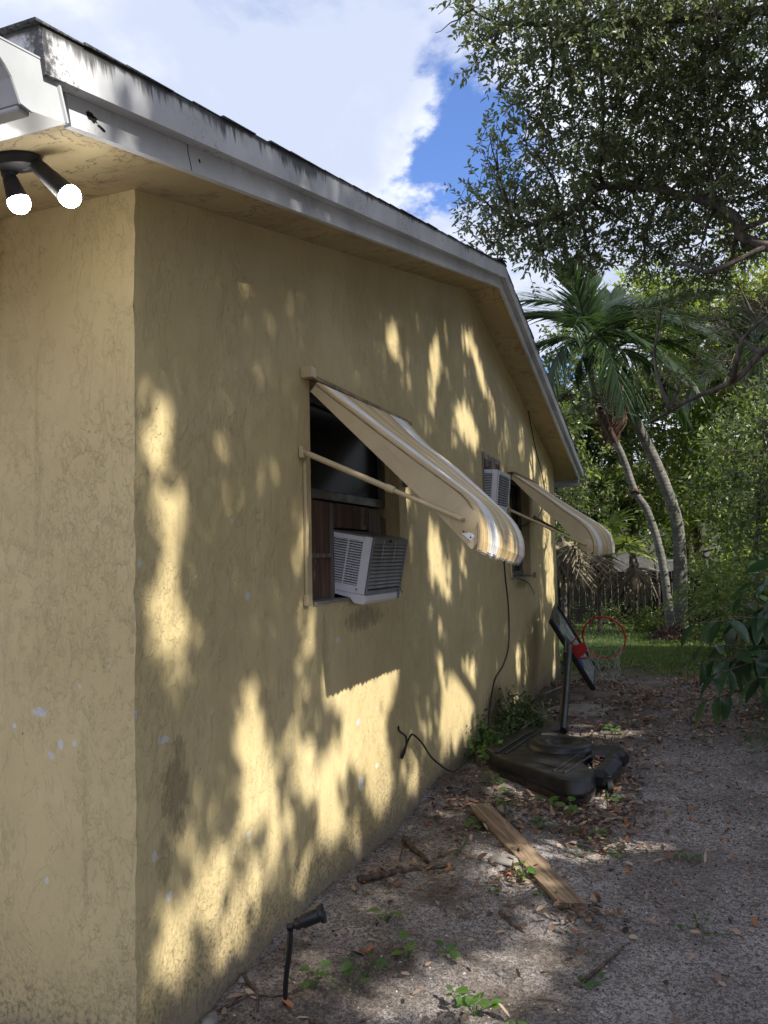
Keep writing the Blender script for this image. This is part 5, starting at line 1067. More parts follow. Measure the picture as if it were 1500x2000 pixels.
# ---- portable basketball hoop, fallen back against the house
hp = thing('basketball_hoop', (.62, 4.0, zg(.62, 4.0)), 'fallen portable basketball hoop with black base, leaning board and red rim', 'basketball hoop')
top = [(0.182, 3.756), (0.343, 3.517), (0.618, 3.283), (0.80, 3.09), (0.885, 3.02), (0.967, 3.03), (1.015, 3.12), (1.025, 3.30), (0.957, 3.42), (0.900, 3.60), (0.905, 3.85), (0.882, 4.118), (0.663, 4.388), (0.42, 4.600), (0.33, 4.58), (0.235, 4.159)]
T2 = np.array(top); c2 = T2.mean(0)
def ring2(sc, z, off=0): return [(c2[0] + (p[0] - c2[0]) * sc, c2[1] + (p[1] - c2[1]) * sc + off, z) for p in T2]
def dense(poly, k=3):
    P = np.array(poly); Q = np.vstack([P[-1], P, P[0], P[1]]); out = []
    for i in range(1, len(Q) - 2):
        for t in np.linspace(0, 1, k, endpoint=False):
            a, b, c, d = Q[i - 1], Q[i], Q[i + 1], Q[i + 2]; cr = .5 * ((2 * b) + (-a + c) * t + (2 * a - 5 * b + 4 * c - d) * t * t + (-a + 3 * b - 3 * c + d) * t ** 3)
            out.append(cr * .25 + (b * (1 - t) + c * t) * .75)
    return [tuple(p) for p in out]
lv = [(.90, -.05, .04), (.955, .010, .02), (.998, .058, 0), (1.002, .078, 0), (.996, .085, 0), (.985, .134, 0), (.970, .149, 0), (.95, .153, 0)]
rings = [dense(ring2(s, z, o)) for s, z, o in lv]; m = len(rings[0]); V = [p for r in rings for p in r]; F = [(i * m + k, i * m + (k + 1) % m, (i + 1) * m + (k + 1) % m, (i + 1) * m + k) for i in range(len(rings) - 1) for k in range(m)] + [tuple((len(rings) - 1) * m + k for k in range(m))]
tank = MB().add(V, F).build('base_tank', MT['tank'], hp, smooth=True)
link_obj('tank_skirt', MB().add([(p[0], p[1], p[2]) for r in (dense(ring2(.905, -.05, .04)), dense(ring2(.958, .008, .02)), dense(ring2(.985, .045, .005))) for p in [(c2[0] + (q[0] - c2[0]) * 1.004, c2[1] + (q[1] - c2[1]) * 1.004, q[2]) for q in r]], [(i * m + k, i * m + (k + 1) % m, (i + 1) * m + (k + 1) % m, (i + 1) * m + k) for i in range(2) for k in range(m)]).mesh('tank_skirt', plain('muddy_plastic', (.10, .075, .058), .9, 0, .6, 22, .3), ORG[hp], 'all'), tank)
dc = np.array((.700, 3.93, .152))
link_obj('water_cap_ring', MB().lathe([(.24, -.005), (.236, .022), (.22, .036), (.17, .042), (.105, .036), (.085, .014), (.070, -.001), (.045, .002), (.035, .014), (.022, .018), (.0, .018)], dc, (0, 0, 1), 40).mesh('water_cap_ring', MT['tank'], ORG[hp], 'all'), tank)
def strip(name, a, b, w_, z0, h_, mt, parent=tank):
    a = np.array([*a, z0]); b = np.array([*b, z0]); d = unit(b - a); s = np.cross(d, (0, 0, 1.)); Rr = np.c_[d, s, np.array([0, 0, 1.])]
    return link_obj(name, MB().box((a + b) / 2, (np.linalg.norm(b - a), w_, h_), Rr, min(h_, w_) * .3).mesh(name, mt, ORG[hp]), parent)
strip('groove_shade', (.335, 3.60), (.440, 4.40), .022, .1545, .003, MT['shade_fill']); strip('groove_lip', (.300, 3.60), (.405, 4.40), .035, .158, .014, MT['tank']); strip('groove_lip', (.368, 3.60), (.47, 4.38), .02, .157, .010, MT['tank'])  # raised near-black strips paint the shade of the moulded slots
strip('groove_shade', (.800, 3.22), (.925, 3.80), .022, .1545, .003, MT['shade_fill']); strip('groove_lip', (.835, 3.20), (.955, 3.72), .024, .157, .010, MT['tank']); strip('groove_lip', (.765, 3.24), (.865, 3.72), .018, .156, .008, MT['tank'])
strip('mould_line', (.62, 3.42), (.80, 3.30), .010, .156, .006, MT['tank']); strip('latch', (.515, 4.27), (.635, 4.25), .045, .160, .016, MT['acgrey'])
# wheel housings: two rounded lobes with a notch full of leaves between them
lobe = smooth_path([(1.04, 3.30, .085), (1.065, 3.50, .10), (1.085, 3.72, .10), (1.10, 3.92, .09)], 5)
MB().box((1.068, 3.55, .088), (.135, .46, .125), rot_axis((0, 0, 1), -.12), .038).build('wheel_housing', MT['tank'], hp)
MB().box((1.02, 3.99, .092), (.30, .24, .115), rot_axis((0, 0, 1), .30), .034).box((1.075, 3.80, .098), (.10, .30, .10), rot_axis((0, 0, 1), -.12), .03).build('wheel_housing', MT['tank'], hp)
for y in (3.36, 3.86): MB().lathe([(0, -.02), (.045, -.02), (.05, -.014), (.05, .014), (.045, .02), (0, .02)], (1.10, y, .045), (.96, .25, 0), 20).build('wheel', MT['black'], hp, smooth=True)
# pole and struts
pA = np.array((.561, 5.02, .03)); pB = np.array((.452, 6.42, .600))
MB().tube([pA, pA * .45 + pB * .55], .040, 16).build('pole', MT['black'], hp, smooth=True)
MB().tube([pA * .47 + pB * .53, pB], .035, 16).build('pole_extension', MT['black'], hp, smooth=True)
MB().tube([pA * .12 + pB * .88 + np.array([-.03, 0, .02]), pB + np.array([-.05, .08, .05])], .016, 8).tube([pA * .35 + pB * .65 + np.array([-.045, 0, 0]), pB + np.array([-.04, 0, -.02])], .014, 8).build('lift_arm', MT['black'], hp)
MB().box(pA * .22 + pB * .78 + np.array([-.05, 0, .01]), (.05, .04, .03), None, .004).build('height_handle', MT['black'], hp)
MB().box((.50, 4.78, .10), (.16, .36, .07), rot_axis((0, 0, 1), .15), .015).build('pole_bracket', MT['black'], hp)
for a, b in (((.235, 5.95, .12), (.44, 4.95, .10)), ((.26, 4.75, .09), (.45, 5.45, .16)), ((.10, 6.9, .03), (.30, 7.6, .05))): MB().tube([a, b], .009, 8).build('strut', MT['acgrey'], hp)
# backboard
vdir = np.array([-.0932, .9904, -.1016]); Plo = np.array((.648, 6.80, .098)); Pto = np.array((.234, 6.62, .862))
def depth_pt(px, py, D):
    d = np.array(CF) + (px - 750) / 1550.9 * np.array(CR) - (py - 1000) / 1550.9 * np.array(CU); return np.array([1.6226, -2.0677, 1.55]) + D * d
aa = unit(Pto - Plo); n0 = unit(np.cross(aa, vdir)); n0 = n0 if n0[0] > 0 else -n0
vv = unit(np.cross(n0, aa)); vv = vv if vv @ vdir > 0 else -vv
nn = unit(n0 * .985 - vv * .17); mm = unit(vv * .985 + n0 * .17)
LB_ = np.linalg.norm(Pto - Plo); HB = .70; ctr = (Plo + Pto) / 2
Rb = np.c_[aa, nn, mm]; Rb = Rb if np.linalg.det(Rb) > 0 else np.c_[aa, -nn, mm]; sg_ = 1 if Rb[:, 1] @ nn > 0 else -1
def bb_box(name, ca, cn, cm, da, dn, dm, mt, bev=.0, parent=None):
    c = ctr + aa * ca + nn * cn + mm * (cm); mb = MB().box(c, (da, dn, dm), Rb, bev)
    return link_obj(name, mb.mesh(name, mt, ORG[hp]), parent or hp)
bdp = bb_box('backboard', 0, -.018, HB / 2, LB_ - .01, .03, HB - .01, MT['black'], .012)
e = .028
for nm, ca, cm, da, dm in (('f', 0, e / 2, LB_, e), ('f', 0, HB - e / 2, LB_, e), ('f', LB_ / 2 - e / 2, HB / 2, e, HB - 2 * e), ('f', -LB_ / 2 + e / 2, HB / 2, e, HB - 2 * e)): bb_box('edge_moulding', ca, .004, cm, da, .046, dm, MT['black'], .008, bdp)
MT['clearpanel'] = plain('grey_acrylic_panel', (.26, .29, .30), .22, 0, .3, 4, .02, .6); MT['blue'] = plain('blue_graphic', (.02, .05, .40), .3, 0, .3, 6, .02); MT['navy'] = plain('navy_graphic', (.018, .022, .045), .3, 0, .3, 6, .02)
bb_box('panel', 0, -.001, HB / 2, LB_ - 2 * e, .006, HB - 2 * e, MT['clearpanel'], 0, bdp)
def bb_poly(name, pts, mt, off=.0032):
    P = [ctr + aa * a + mm * m_ + nn * off for a, m_ in pts]; return link_obj(name, MB().add(P, [tuple(range(len(P)))]).mesh(name, mt, ORG[hp]), bdp)
hb = LB_ / 2 - e
bb_poly('graphic', [(hb, e), (hb - .10, e), (hb - .13, .30), (hb - .06, HB - e), (hb, HB - e)], MT['navy']); bb_poly('graphic', [(hb - .07, e + .001), (hb - .14, e + .001), (hb - .13, .20), (hb - .09, .22)], MT['blue'], .0036)
bb_poly('graphic', [(.13, e), (-.05, e), (-.05, .42), (.20, .20)], MT['navy']); bb_poly('graphic', [(-.10, e), (-.25, e), (-.20, .26), (-.10, .30)], MT['blue'], .0036)
bb_poly('target_line', [(.20, HB - .12), (-.22, HB - .12), (-.22, HB - .15), (.20, HB - .15)], MT['white'], .0036)
# rim, bracket and net
Rc = ctr + aa * (-.01) + mm * .10 + nn * .375
th = np.linspace(0, 2 * math.pi, 49)
tl = unit(mm + nn * .12 - aa * .10); e1 = unit(nn - tl * (nn @ tl)); e2 = np.cross(tl, e1)
ringp = [Rc + (e1 * math.cos(t) + e2 * math.sin(t)) * .225 for t in th]
rim = MB().tube(ringp, .0105, 8, caps=False).build('rim', MT['red'], hp, smooth='all')
b0 = ctr + mm * .10 + nn * .006
link_obj('bracket', MB().prism([b0 + aa * .075 - mm * .03, b0 - aa * .085 - mm * .03, b0 - aa * .06 + nn * .15 - mm * .012, b0 + aa * .045 + nn * .15 - mm * .012], mm * 0, mm * .006).prism([b0 + aa * .08 - mm * .04, b0 - aa * .09 - mm * .04, b0 - aa * .09 + mm * .10, b0 + aa * .08 + mm * .10], nn * 0, nn * .006).mesh('bracket', MT['red'], ORG[hp]), rim)
rs = MB()
for s in (-1, 1):
    for q in (0, .035):
        rs.tube([b0 + aa * s * .085 + mm * (q - .02), Rc + aa * s * .17 - nn * .14 + mm * (q * .3)], .005, 6)
link_obj('rim_strut', rs.mesh('rim_strut', MT['red'], ORG[hp], True), rim)
NB = 12; rows = []
for k in range(9):
    f = k / 8; rad = .222 * (1 - .42 * f ** .8); cen = Rc - mm * (.10 * f) + np.array([0, 0, -.36 * f ** 1.5]); row = []
    for j in range(NB):
        t = 2 * math.pi * (j + .5 * (k % 2)) / NB; p0 = Rc + (e1 * math.cos(t) + e2 * math.sin(t)) * .222; p1 = cen + (e1 * math.cos(t) + e2 * math.sin(t)) * rad
        g_ = max(0, (p0 - Rc)[2]) * .9 * f ** .5; p = p1 + np.array([0, 0, -g_ * .6]) + r_.normal(size=3) * .014 * f; row.append(p)
    rows.append(row)
netb = MB()
for k in range(8):
    for j in range(NB):
        for dj in ((0, -1) if k % 2 == 0 else (0, 1)):
            a_ = rows[k][j]; b_ = rows[k + 1][(j + dj) % NB]; netb.tube([a_, (a_ + b_) / 2 + r_.normal(size=3) * .012 + np.array([0, 0, -.008]), b_], .0016, 4, caps=False)
link_obj('net', netb.mesh('net', MT['net'], ORG[hp], True), rim)

# ---- plank, cables, spotlight
def flat_board(name, corners, th_, mt, label, cat):
    P = [np.array((x, y, zg(x, y) + d)) for (x, y, d) in corners]; ctr_ = sum(P) / 4
    ax = unit((P[2] + P[3]) / 2 - (P[0] + P[1]) / 2); sd = unit(np.cross((0, 0, 1.), ax)); upv = np.cross(ax, sd)
    Ln = np.linalg.norm((P[2] + P[3]) / 2 - (P[0] + P[1]) / 2); Wd = np.linalg.norm(P[0] - P[1])
    r_ = np.random.default_rng(4); n = 40; V = []; F = []
    for i in range(n + 1):
        s = -Ln / 2 + Ln * i / n; tw = .01 * math.sin(i * .12); jag = 0
        for k, (w_, h_) in enumerate(((-.5, 0), (-.5, 1), (-.46, 1.08), (.46, 1.08), (.5, 1), (.5, 0))):
            sx = s + (r_.normal() * .006 if i in (0, n) else 0); V.append((sx, w_ * Wd + r_.normal() * .0006, (h_ - .5) * th_ + tw * w_ + .006 * math.cos(i / n * 3.1)))
    for i in range(n):
        for k in range(6): F.append((i * 6 + k, i * 6 + (k + 1) % 6, (i + 1) * 6 + (k + 1) % 6, (i + 1) * 6 + k))
    F += [tuple(range(6))[::-1], tuple(n * 6 + k for k in range(6))]
    o = link_obj(name, MB().add(V, F).mesh(name, mt)); o.matrix_world = Matrix(((ax[0], sd[0], upv[0], ctr_[0]), (ax[1], sd[1], upv[1], ctr_[1]), (ax[2], sd[2], upv[2], ctr_[2]), (0, 0, 0, 1)))
    return tag(o, label, cat)
flat_board('plank', [(.345, 2.68, .032), (.462, 2.72, .032), (1.15, 1.612, .03), (1.045, 1.562, .03)], .019, MT['plank'], 'single weathered pine plank lying on the sandy soil', 'plank')
def cable(pts, rad, label, cat='cable', n=8, mt='cable'):
    P = smooth_path(pts, n); org = P[0].copy(); o = link_obj('cable' if cat == 'cable' else cat.replace(' ', '_'), MB().tube(P, rad, 6).mesh('cable', MT[mt], org, 'all'), None, org); return tag(o, label, cat)
cable([(.20, 6.08, 3.60), (.10, 6.35, 3.52), (.03, 6.80, 3.60), (.02, 6.87, 3.50), (.02, 6.90, 3.22), (.02, 7.26, 2.856), (.02, 7.72, 2.536), (.03, 7.75, 2.285), (.04, 7.29, 2.04), (.0, 6.84, 1.93), (-.08, 6.6, 1.87)], .006, 'thin black cable looping from the soffit to the far window')
cable([(.02, 5.36, 1.70), (.012, 5.401, 1.526), (.012, 5.445, 1.346), (.012, 5.543, 1.048), (.012, 5.494, .711), (.012, 5.221, .553), (.014, 4.895, .484), (.014, 4.72, .357), (.016, 4.606, .204), (.02, 4.5, .03)], .0065, 'black cable running down the wall from behind the near awning')
cable([(-.01, 2.385, .555), (.012, 2.41, .53), (.03, 2.445, .494), (.025, 2.451, .433), (.02, 2.402, .385), (.02, 2.385, .40), (.022, 2.44, .43), (.035, 2.50, .485), (.05, 2.52, .495), (.06, 2.65, .42), (.07, 2.80, .30), (.09, 3.0, .185), (.10, 3.15, .125), (.08, 3.36, .085), (.06, 3.63, .06), (.05, 3.93, .05), (.05, 4.3, .04)], .006, 'kinked black cable coming out of a hole low in the wall')
cable([(.012, 5.90, 1.33), (.02, 6.285, 1.31), (.02, 6.656, 1.243), (.015, 6.953, 1.128)], .004, 'short loose wire curling below the far window sill')
MB().lathe([(0, 0), (.012, 0), (.016, .003), (.010, .005)], (.002, 2.39, .557), (1, 0, .1), 10).build('cable_hole', MT['shade_fill'], house)  # shallow disc whose near-black colour stands for the shaded hole

sx, sy = .246, .493; sp = thing('spotlight', (sx, sy, zg(sx, sy)), 'black garden spotlight on a leaning stake near the wall corner', 'garden light')
b0 = np.array([sx, sy, zg(sx, sy) - .03]); b1 = np.array([.272, .493, .258]); q = smooth_path([b0, b0 * .6 + b1 * .4 + np.array([-.004, 0, 0]), b0 * .25 + b1 * .75 + np.array([.002, 0, 0]), b1], 6)
MB().tube(q, np.linspace(.0085, .0105, len(q)), 6).tube(q + np.array([.006, -.004, 0]), .004, 5).build('stake', MT['black'], sp)
h0 = b1 + np.array([-.002, 0, .012]); hx = unit(np.array([.118, .055, .046]))
MB().lathe([(0, -.012), (.011, -.008), (.013, .004), (.010, .014), (0, .016)], h0, (1, .2, 0), 12).build('knuckle', MT['black'], sp, smooth=True)
hd = MB().lathe([(0, .004), (.012, .006), (.015, .016), (.0215, .022), (.0225, .034), (.020, .037), (.021, .042), (.0255, .050), (.0265, .105), (.0275, .110)], h0, hx, 22).build('lamp_housing', MT['black'], sp, smooth=True)
link_obj('bezel', MB().lathe([(.0275, .108), (.034, .112), (.035, .124), (.031, .128), (.028, .124), (.0, .120)], h0, hx, 22).mesh('bezel', MT['black'], ORG[sp], True), hd)
cable([(.246, .485, zg(.246, .485) + .003), (.32, .45, zg(.32, .45) + .004), (.40, .44, zg(.4, .44) + .004), (.48, .455, zg(.48, .455) + .004), (.52, .50, zg(.52, .5) + .003), (.56, .58, zg(.56, .58) - .004)], .004, 'thin dry stem lying in an arc beside the spotlight stake', 'stem', 8, 'twig')

# ---- twigs, roots, stones
def twig(pts, r0, label, name='twig', cat='twig', grp=None):
    P = np.array([(x, y, zg(x, y) + z) for x, y, z in pts]); r_ = np.random.default_rng(abs(hash((pts[0][0], pts[0][1]))) % 999); Q = wiggle(P, r0 * .15, 6, r_); org = Q[0].copy()
    o = link_obj(name, MB().tube(Q, np.linspace(r0, r0 * .45, len(Q)) * (1 + .2 * r_.random(len(Q))), 8).mesh(name, MT['twig'], org, 'all'), None, org); return tag(o, label, cat, grp)
twig([(.10, 1.52, .012), (.22, 1.62, .016), (.36, 1.74, .014), (.47, 1.80, .006)], .017, 'thick dry stick lying level between the wall and the sand patch', 'stick', 'stick')
twig([(.11, 2.16, .02), (.20, 2.03, .02), (.34, 1.85, .01)], .020, 'short thick stick pointing from the wall towards the sand patch', 'stick', 'stick')
twig([(.08, 2.22, .03), (.15, 2.02, .03), (.20, 1.80, .008)], .005, 'thin twig beside the short thick stick near the wall')
twig([(.53, 2.78, .03), (.575, 2.62, .035), (.62, 2.44, .006)], .012, 'forked root stub beside the upper end of the plank', 'root', 'root')
twig([(.03, .40, .004), (.12, .47, .008), (.20, .50, .008), (.27, .58, .004)], .005, 'thin root crossing the soil at the foot of the spotlight stake', 'root', 'root')
twig([(.02, .60, .012), (.06, .56, .012), (.13, .50, .008), (.18, .42, .004)], .008, 'brown root curling out from under the wall near the corner', 'root', 'root')
twig([(1.20, 1.05, .006), (1.28, 1.18, .012), (1.33, 1.33, .006)], .007, 'dark crooked twig on the path right of the plank')
twig([(.80, 1.45, .004), (.86, 1.38, .008), (.93, 1.33, .004)], .008, 'short dark bark scrap below the plank end', 'bark_scrap', 'bark scrap')
twig([(1.0, 5.0, .006), (1.2, 5.2, .01), (1.35, 5.15, .004)], .006, 'twig on the leaf litter behind the hoop base')
cable([(.367, 8.05, zg(.367, 8.05) + .03), (.43, 8.6, zg(.43, 8.6) + .05), (.54, 9.3, zg(.54, 9.3) + .05)], .028, 'pale grey stick on the grass behind the leaning backboard', 'stick', 6, 'limb')
cable([(.98, 15.2, .12), (.93, 15.2, .19), (.92, 15.2, .29), (.93, 15.2, .36)], .012, 'pale curved dead palm stalk standing out against the dark fence', 'stalk', 6, 'white')
def rock(loc, s, mt, label, name='stone', cat='stone', seed=1, grp=None):
    r_ = np.random.default_rng(seed); bm = MB(); n, m_ = 7, 9; V = []
    for i in range(n):
        a = math.pi * i / (n - 1)
        for k in range(m_):
            b = 2 * math.pi * k / m_; q = 1 + .22 * r_.normal(); V.append((math.sin(a) * math.cos(b) * s[0] * q, math.sin(a) * math.sin(b) * s[1] * q, math.cos(a) * s[2] * (1 + .1 * r_.normal())))
    F = [(i * m_ + k, i * m_ + (k + 1) % m_, (i + 1) * m_ + (k + 1) % m_, (i + 1) * m_ + k) for i in range(n - 1) for k in range(m_)]
    org = (loc[0], loc[1], zg(loc[0], loc[1])); bm.add(np.array(V) + np.array(org) + np.array([0, 0, s[2] * loc[2]]), F); o = link_obj(name, bm.mesh(name, MT[mt], org, 'all'), None, org); return tag(o, label, cat, grp)
rock((.03, .60, .0), (.028, .05, .018), 'stone', 'pale mortar lump against the wall foot right of the stake', seed=1)
rock((.02, .36, .0), (.032, .06, .02), 'stone', 'pale mortar lump against the wall foot at the bottom of the picture', seed=2)
rock((.165, 1.38, .3), (.016, .014, .012), 'stone', 'small round whitish stone above the spotlight head', seed=3)
rock((.70, 1.93, .1), (.075, .055, .028), 'stone', 'flat pale sandstone lump left of the plank', seed=4)
rock((.898, 1.0, .3), (.016, .013, .010), 'stone', 'small pinkish stone below the plank near the path', seed=5)
rock((.545, 2.72, .1), (.05, .07, .03), 'concrete', 'grey rounded stone in front of the hoop base', seed=6)
rock((1.02, 3.20, .0), (.10, .12, .035), 'stone', 'pale stone wedged under the wheel end of the hoop base', seed=7)
rock((.60, 6.25, .0), (.28, .36, .03), 'concrete', 'broken concrete slab piece behind the hoop pole', 'slab', 'slab', 8)
rock((.35, 7.0, .0), (.20, .25, .025), 'concrete', 'broken concrete slab piece beneath the leaning backboard', 'slab', 'slab', 9)

# ---- weeds: each a small plant with its own leaves
def weedleaf(Ln, Wd, mat):
    V = [(0, 0, 0), (.3 * Ln, -.46 * Wd, .06 * Ln), (.65 * Ln, -.42 * Wd, .03 * Ln), (Ln, 0, -.08 * Ln), (.65 * Ln, .42 * Wd, .03 * Ln), (.3 * Ln, .46 * Wd, .06 * Ln), (.5 * Ln, 0, -.01 * Ln)]
    me = bpy.data.meshes.new('leaf'); me.from_pydata(V, [], [(0, 1, 6), (1, 2, 6), (2, 3, 6), (3, 4, 6), (4, 5, 6), (5, 0, 6)]); me.materials.append(mat); me.update(); return me
WL = [weedleaf(1, .78, MT['weed']), weedleaf(1, .55, MT['weed']), weedleaf(1, .70, MT['weedd'])]
def weed(x, y, n, size, h, k, label, grp=None, seed=0, spread=.03):
    r_ = np.random.default_rng(seed + 100); b = np.array([x, y, zg(x, y)]); t = thing('weed', b, label, 'weed', grp); sb = MB()
    for i in range(n):
        a = i * 2.4 + r_.normal() * .3; hh = h * r_.uniform(.3, 1.0); e = b + np.array([math.cos(a) * spread * r_.uniform(.3, 1.2), math.sin(a) * spread * r_.uniform(.3, 1.2), hh])
        sb.tube([b - np.array([0, 0, .01]), (b + e) / 2 + np.array([0, 0, hh * .15]), e], .0013, 4)
        put_frond(WL[k], t, e, a, r_.uniform(-.35, .45), size * r_.uniform(.6, 1.15), 'leaf', r_.normal() * .3)
    sb.build('stem', MT['weedd'], t)
for a in [
 (.31, .60, 9, .036, .075, 2, 'round-leaved weed just right of the spotlight stake', .04), (.445, .76, 8, .034, .07, 2, 'leafy seedling between the stake and the middle of the path', .06), (.42, .66, 5, .030, .04, 2, 'small low seedling right of the stake weed', .05),
 (.385, 1.15, 7, .045, .05, 0, 'weed in a sun fleck right of the spotlight head', .03), (.55, .94, 6, .042, .06, 0, 'broad-leaved seedling in the middle of the foreground sand', .02), (.68, 1.0, 4, .040, .04, 2, 'two-leaved seedling on bare sand left of the bark scraps', .02),
 (.875, .71, 10, .042, .07, 0, 'bright green sunlit weed at the bottom edge', .05), (.80, .74, 6, .028, .05, 2, 'small weed left of the sunlit one at the bottom edge', .03), (1.03, .66, 5, .034, .04, 0, 'tiny bright seedling at the bottom edge right of the big weed', .02),
 (.455, 2.46, 12, .036, .06, 0, 'clump of bright leaves touching the left side of the plank', .05), (.84, 1.80, 12, .030, .07, 0, 'leafy weed tucked left of the lower half of the plank', .04), (.97, 1.66, 6, .030, .03, 2, 'weed under the lower end of the plank', .04), (.72, 1.60, 6, .026, .03, 2, 'dark seedling on sand left of the plank end', .03),
 (.545, 2.84, 8, .042, .05, 0, 'weed above the far end of the plank', .03), (.79, 2.60, 10, .045, .06, 0, 'weed on open sand right of the plank top', .04), (.76, 2.98, 6, .05, .06, 0, 'round-leaved weed against the near corner of the hoop base', .03), (.90, 2.92, 7, .05, .07, 0, 'second round-leaved weed in front of the hoop base corner', .03),
 (.50, 3.10, 8, .045, .06, 0, 'weed at the left foot of the hoop base', .04), (.32, 3.35, 10, .045, .05, 2, 'weed with ruddy leaves between the wall and the hoop base', .05), (1.05, 2.55, 10, .04, .05, 0, 'sparse weed right of the plank in a light patch', .08), (1.15, 2.30, 12, .028, .03, 2, 'low creeping weed on the dark soil right of the plank', .12),
 (.97, 5.15, 12, .04, .08, 0, 'pale grassy weed behind the hoop base', .06), (1.62, 1.62, 12, .026, .03, 2, 'creeping weed on the right part of the path', .09), (1.58, 2.35, 7, .028, .07, 2, 'thin upright seedling far right on the path', .04), (1.22, 1.05, 9, .026, .03, 2, 'low weed by the crooked twig on the path', .05), (.46, 2.02, 8, .024, .05, 2, 'wiry weed on the sand hump left of the plank', .05), (1.10, 3.25, 9, .045, .08, 2, 'weed beside the wheel end of the hoop base', .05)]:
    weed(a[0], a[1], a[2], a[3] * 1.35, a[4], a[5], a[6], 'weeds growing on the sandy ground', int(a[0] * 1000) % 97, a[7])
# bushy plants between base and wall
def bushy(c, rad, n, label, mat, ln, wd, dens, seed): shrub(c, rad, n, label, mat, ln, wd, dens, seed, 'bushy weeds at the wall foot', (.08, .14))
bushy((.13, 4.15, .08), (.08, .30, .07), 10, 'ferny green weed clump filling the corner between wall and hoop base', MT['weedd'], .045, .026, 3200, 71)
bushy((.22, 4.95, .09), (.13, .35, .09), 12, 'darker weed clump behind the hoop base', MT['bgleaf3'], .05, .028, 2800, 72)
bushy((.10, 3.85, .10), (.05, .08, .08), 4, 'small round-leaved weed at the wall just left of the hoop base', MT['weed'], .05, .04, 1600, 73)

# ---- leaf litter, crumbs, grass
r_ = np.random.default_rng(55)
def scatter(n, x0, x1, y0, y1, dens):
    P = np.c_[r_.uniform(x0, x1, n), r_.uniform(y0, y1, n)]; k = r_.random(n) < dens(P[:, 0], P[:, 1]); P = P[k]; return np.c_[P, gz(P[:, 0], P[:, 1])]
G2 = lambda x, y, a, b, ra, rb: np.exp(-((x - a) / ra) ** 2 - ((y - b) / rb) ** 2)
nse = lambda x, y, s, o: np.clip(vnoise(x * s + o, y * s + o * 2) * 2 + .5, 0, 1)
def dl(x, y):
    d = .028 + .9 * G2(x, y, .60, 2.9, .35, .22) + .75 * G2(x, y, 1.1, 3.1, .22, .7) + .9 * G2(x, y, .80, 1.80, .10, .22) + .45 * G2(x, y, .33, 1.68, .2, .22) + .4 * G2(x, y, .47, 2.55, .1, .25) + .5 * G2(x, y, 1.12, 1.55, .12, .2) + .25 * G2(x, y, .15, 3.1, .12, .4) + .35 * G2(x, y, 1.05, 4.3, .3, .8)
    d = d + .55 * np.clip((y - 4.8) / 1.5, 0, 1) * nse(x, y, 1.8, 3) + .6 * np.clip((x - 1.75 - .12 * y) / .5, 0, 1) * nse(x, y, 2.5, 9); return np.clip(d * (.4 + nse(x, y, 5, 1)), 0, 1) * np.where(y > 9.6, .15, 1)
P = scatter(70000, .02, 3.6, .0, 10.5, dl); P = P[~((P[:, 0] > .2) & (P[:, 0] < 1.0) & (P[:, 1] > 3.3) & (P[:, 1] < 4.5))]; n = len(P); P[:, 2] += r_.uniform(.002, .022, n)
V, F = leaves(P, np.c_[r_.normal(size=(n, 2)), r_.normal(size=n) * .25], np.array([0, 0, 1]) + r_.normal(size=(n, 3)) * .45, r_.uniform(.028, .068, n), r_.uniform(.013, .030, n), True, -.12)
h1 = r_.random(n) < .55; FF = F.reshape(2, n, 4); o = link_obj('fallen_leaves', mesh_np('fallen_leaves', V, np.concatenate([FF[0], FF[1]]), MT['litter'], False, (MT['litterd'],), np.r_[(~h1).astype(int), (~h1).astype(int)])); tag(o, 'brown and orange fallen leaves strewn over the sandy ground', 'fallen leaves', None, 'stuff')
# a few leaves caught in the base's notch
P = np.c_[r_.uniform(.955, 1.02, 60), r_.uniform(3.45, 3.95, 60), np.full(60, .10)]; P[:, 2] += r_.random(60) * .03
V, F = leaves(P, r_.normal(size=(60, 3)) * [1, 1, .3], np.array([0, 0, 1]) + r_.normal(size=(60, 3)) * .4, .04, .02); tag(link_obj('caught_leaves', mesh_np('caught_leaves', V, F, MT['litter'])), 'dead leaves caught in the notch of the hoop base', 'fallen leaves', None, 'stuff')
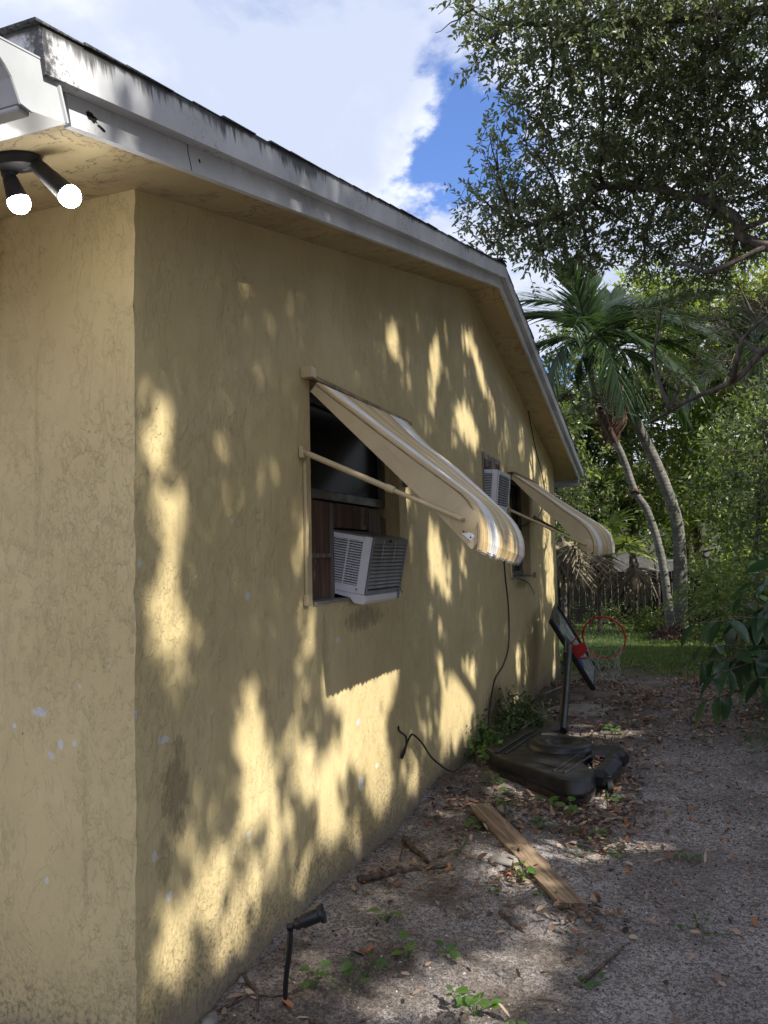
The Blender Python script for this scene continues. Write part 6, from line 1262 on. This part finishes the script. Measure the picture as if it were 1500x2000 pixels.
# soil crumbs, chips and pebbles
P = scatter(30000, .0, 2.6, .1, 5.5, lambda x, y: .35 + .6 * nse(x, y, 3, 4)); n = len(P); s = (.0018 + .0055 * r_.random(n) ** 3)[:, None] * (1 + P[:, 1:2] * .12)
oc = np.array([(1, 0, 0), (0, 1, 0), (-1, 0, 0), (0, -1, 0), (0, 0, .8)]); jit = r_.uniform(.6, 1.3, (n, 5, 1)); V = (P[:, None] + oc[None] * s[:, None] * jit).reshape(-1, 3); b = np.arange(n)[:, None] * 5
F = np.concatenate([b + np.array(q) for q in ((0, 1, 4), (1, 2, 4), (2, 3, 4), (3, 0, 4))])
cm = leaf_mat('soil_crumb', (.035, .028, .024), (.20, .175, .155), (.50, .46, .42), .9, 0, None, .1); o = link_obj('soil_crumbs', mesh_np('soil_crumbs', V, F, cm)); tag(o, 'dark crumbs and pale grit scattered on the sand', 'gravel', None, 'stuff')
# grass beyond the litter, thinning towards the path
def dg(x, y): return np.clip((y + 1.8 * vnoise(x * 1.3, y * 1.3) + np.clip(x - 1.7, 0, 1) * 2.2 - 8.4) / 1.3, 0, 1) * (.5 + .5 * nse(x, y, 2, 5)) * np.where((x - 1.38) ** 2 + (y - 13.1) ** 2 < .16, 0, 1)
P = scatter(90000, -.4, 4.2, 5.8, 15.8, dg); n = len(P); D = np.c_[r_.normal(size=(n, 2)) * .45, np.ones(n)]; V, F = leaves(P - np.array([0, 0, .01]), D, r_.normal(size=(n, 3)), r_.uniform(.035, .085, n), r_.uniform(.006, .014, n), False, .25)
o = link_obj('grass', mesh_np('grass', V, F, MT['grass'])); tag(o, 'short patchy lawn between the dirt path and the fence', 'grass', None, 'stuff')
P = scatter(14000, 1.6, 4.0, 4.8, 12.5, lambda x, y: np.clip((x - 1.55 - .05 * y) * 1.5, 0, 1) * nse(x, y, 2.2, 8)); n = len(P); P[:, 2] += r_.random(n) * .09
V, F = leaves(P, np.c_[r_.normal(size=(n, 2)), r_.normal(size=n) * .4 + .2], np.array([0, 0, 1]) + r_.normal(size=(n, 3)) * .5, r_.uniform(.03, .06, n), r_.uniform(.02, .035, n), False, .1)
o = link_obj('ground_cover', mesh_np('ground_cover', V, F, MT['weedd'])); tag(o, 'leafy ground cover spreading along the right side of the yard', 'ground cover', None, 'stuff')
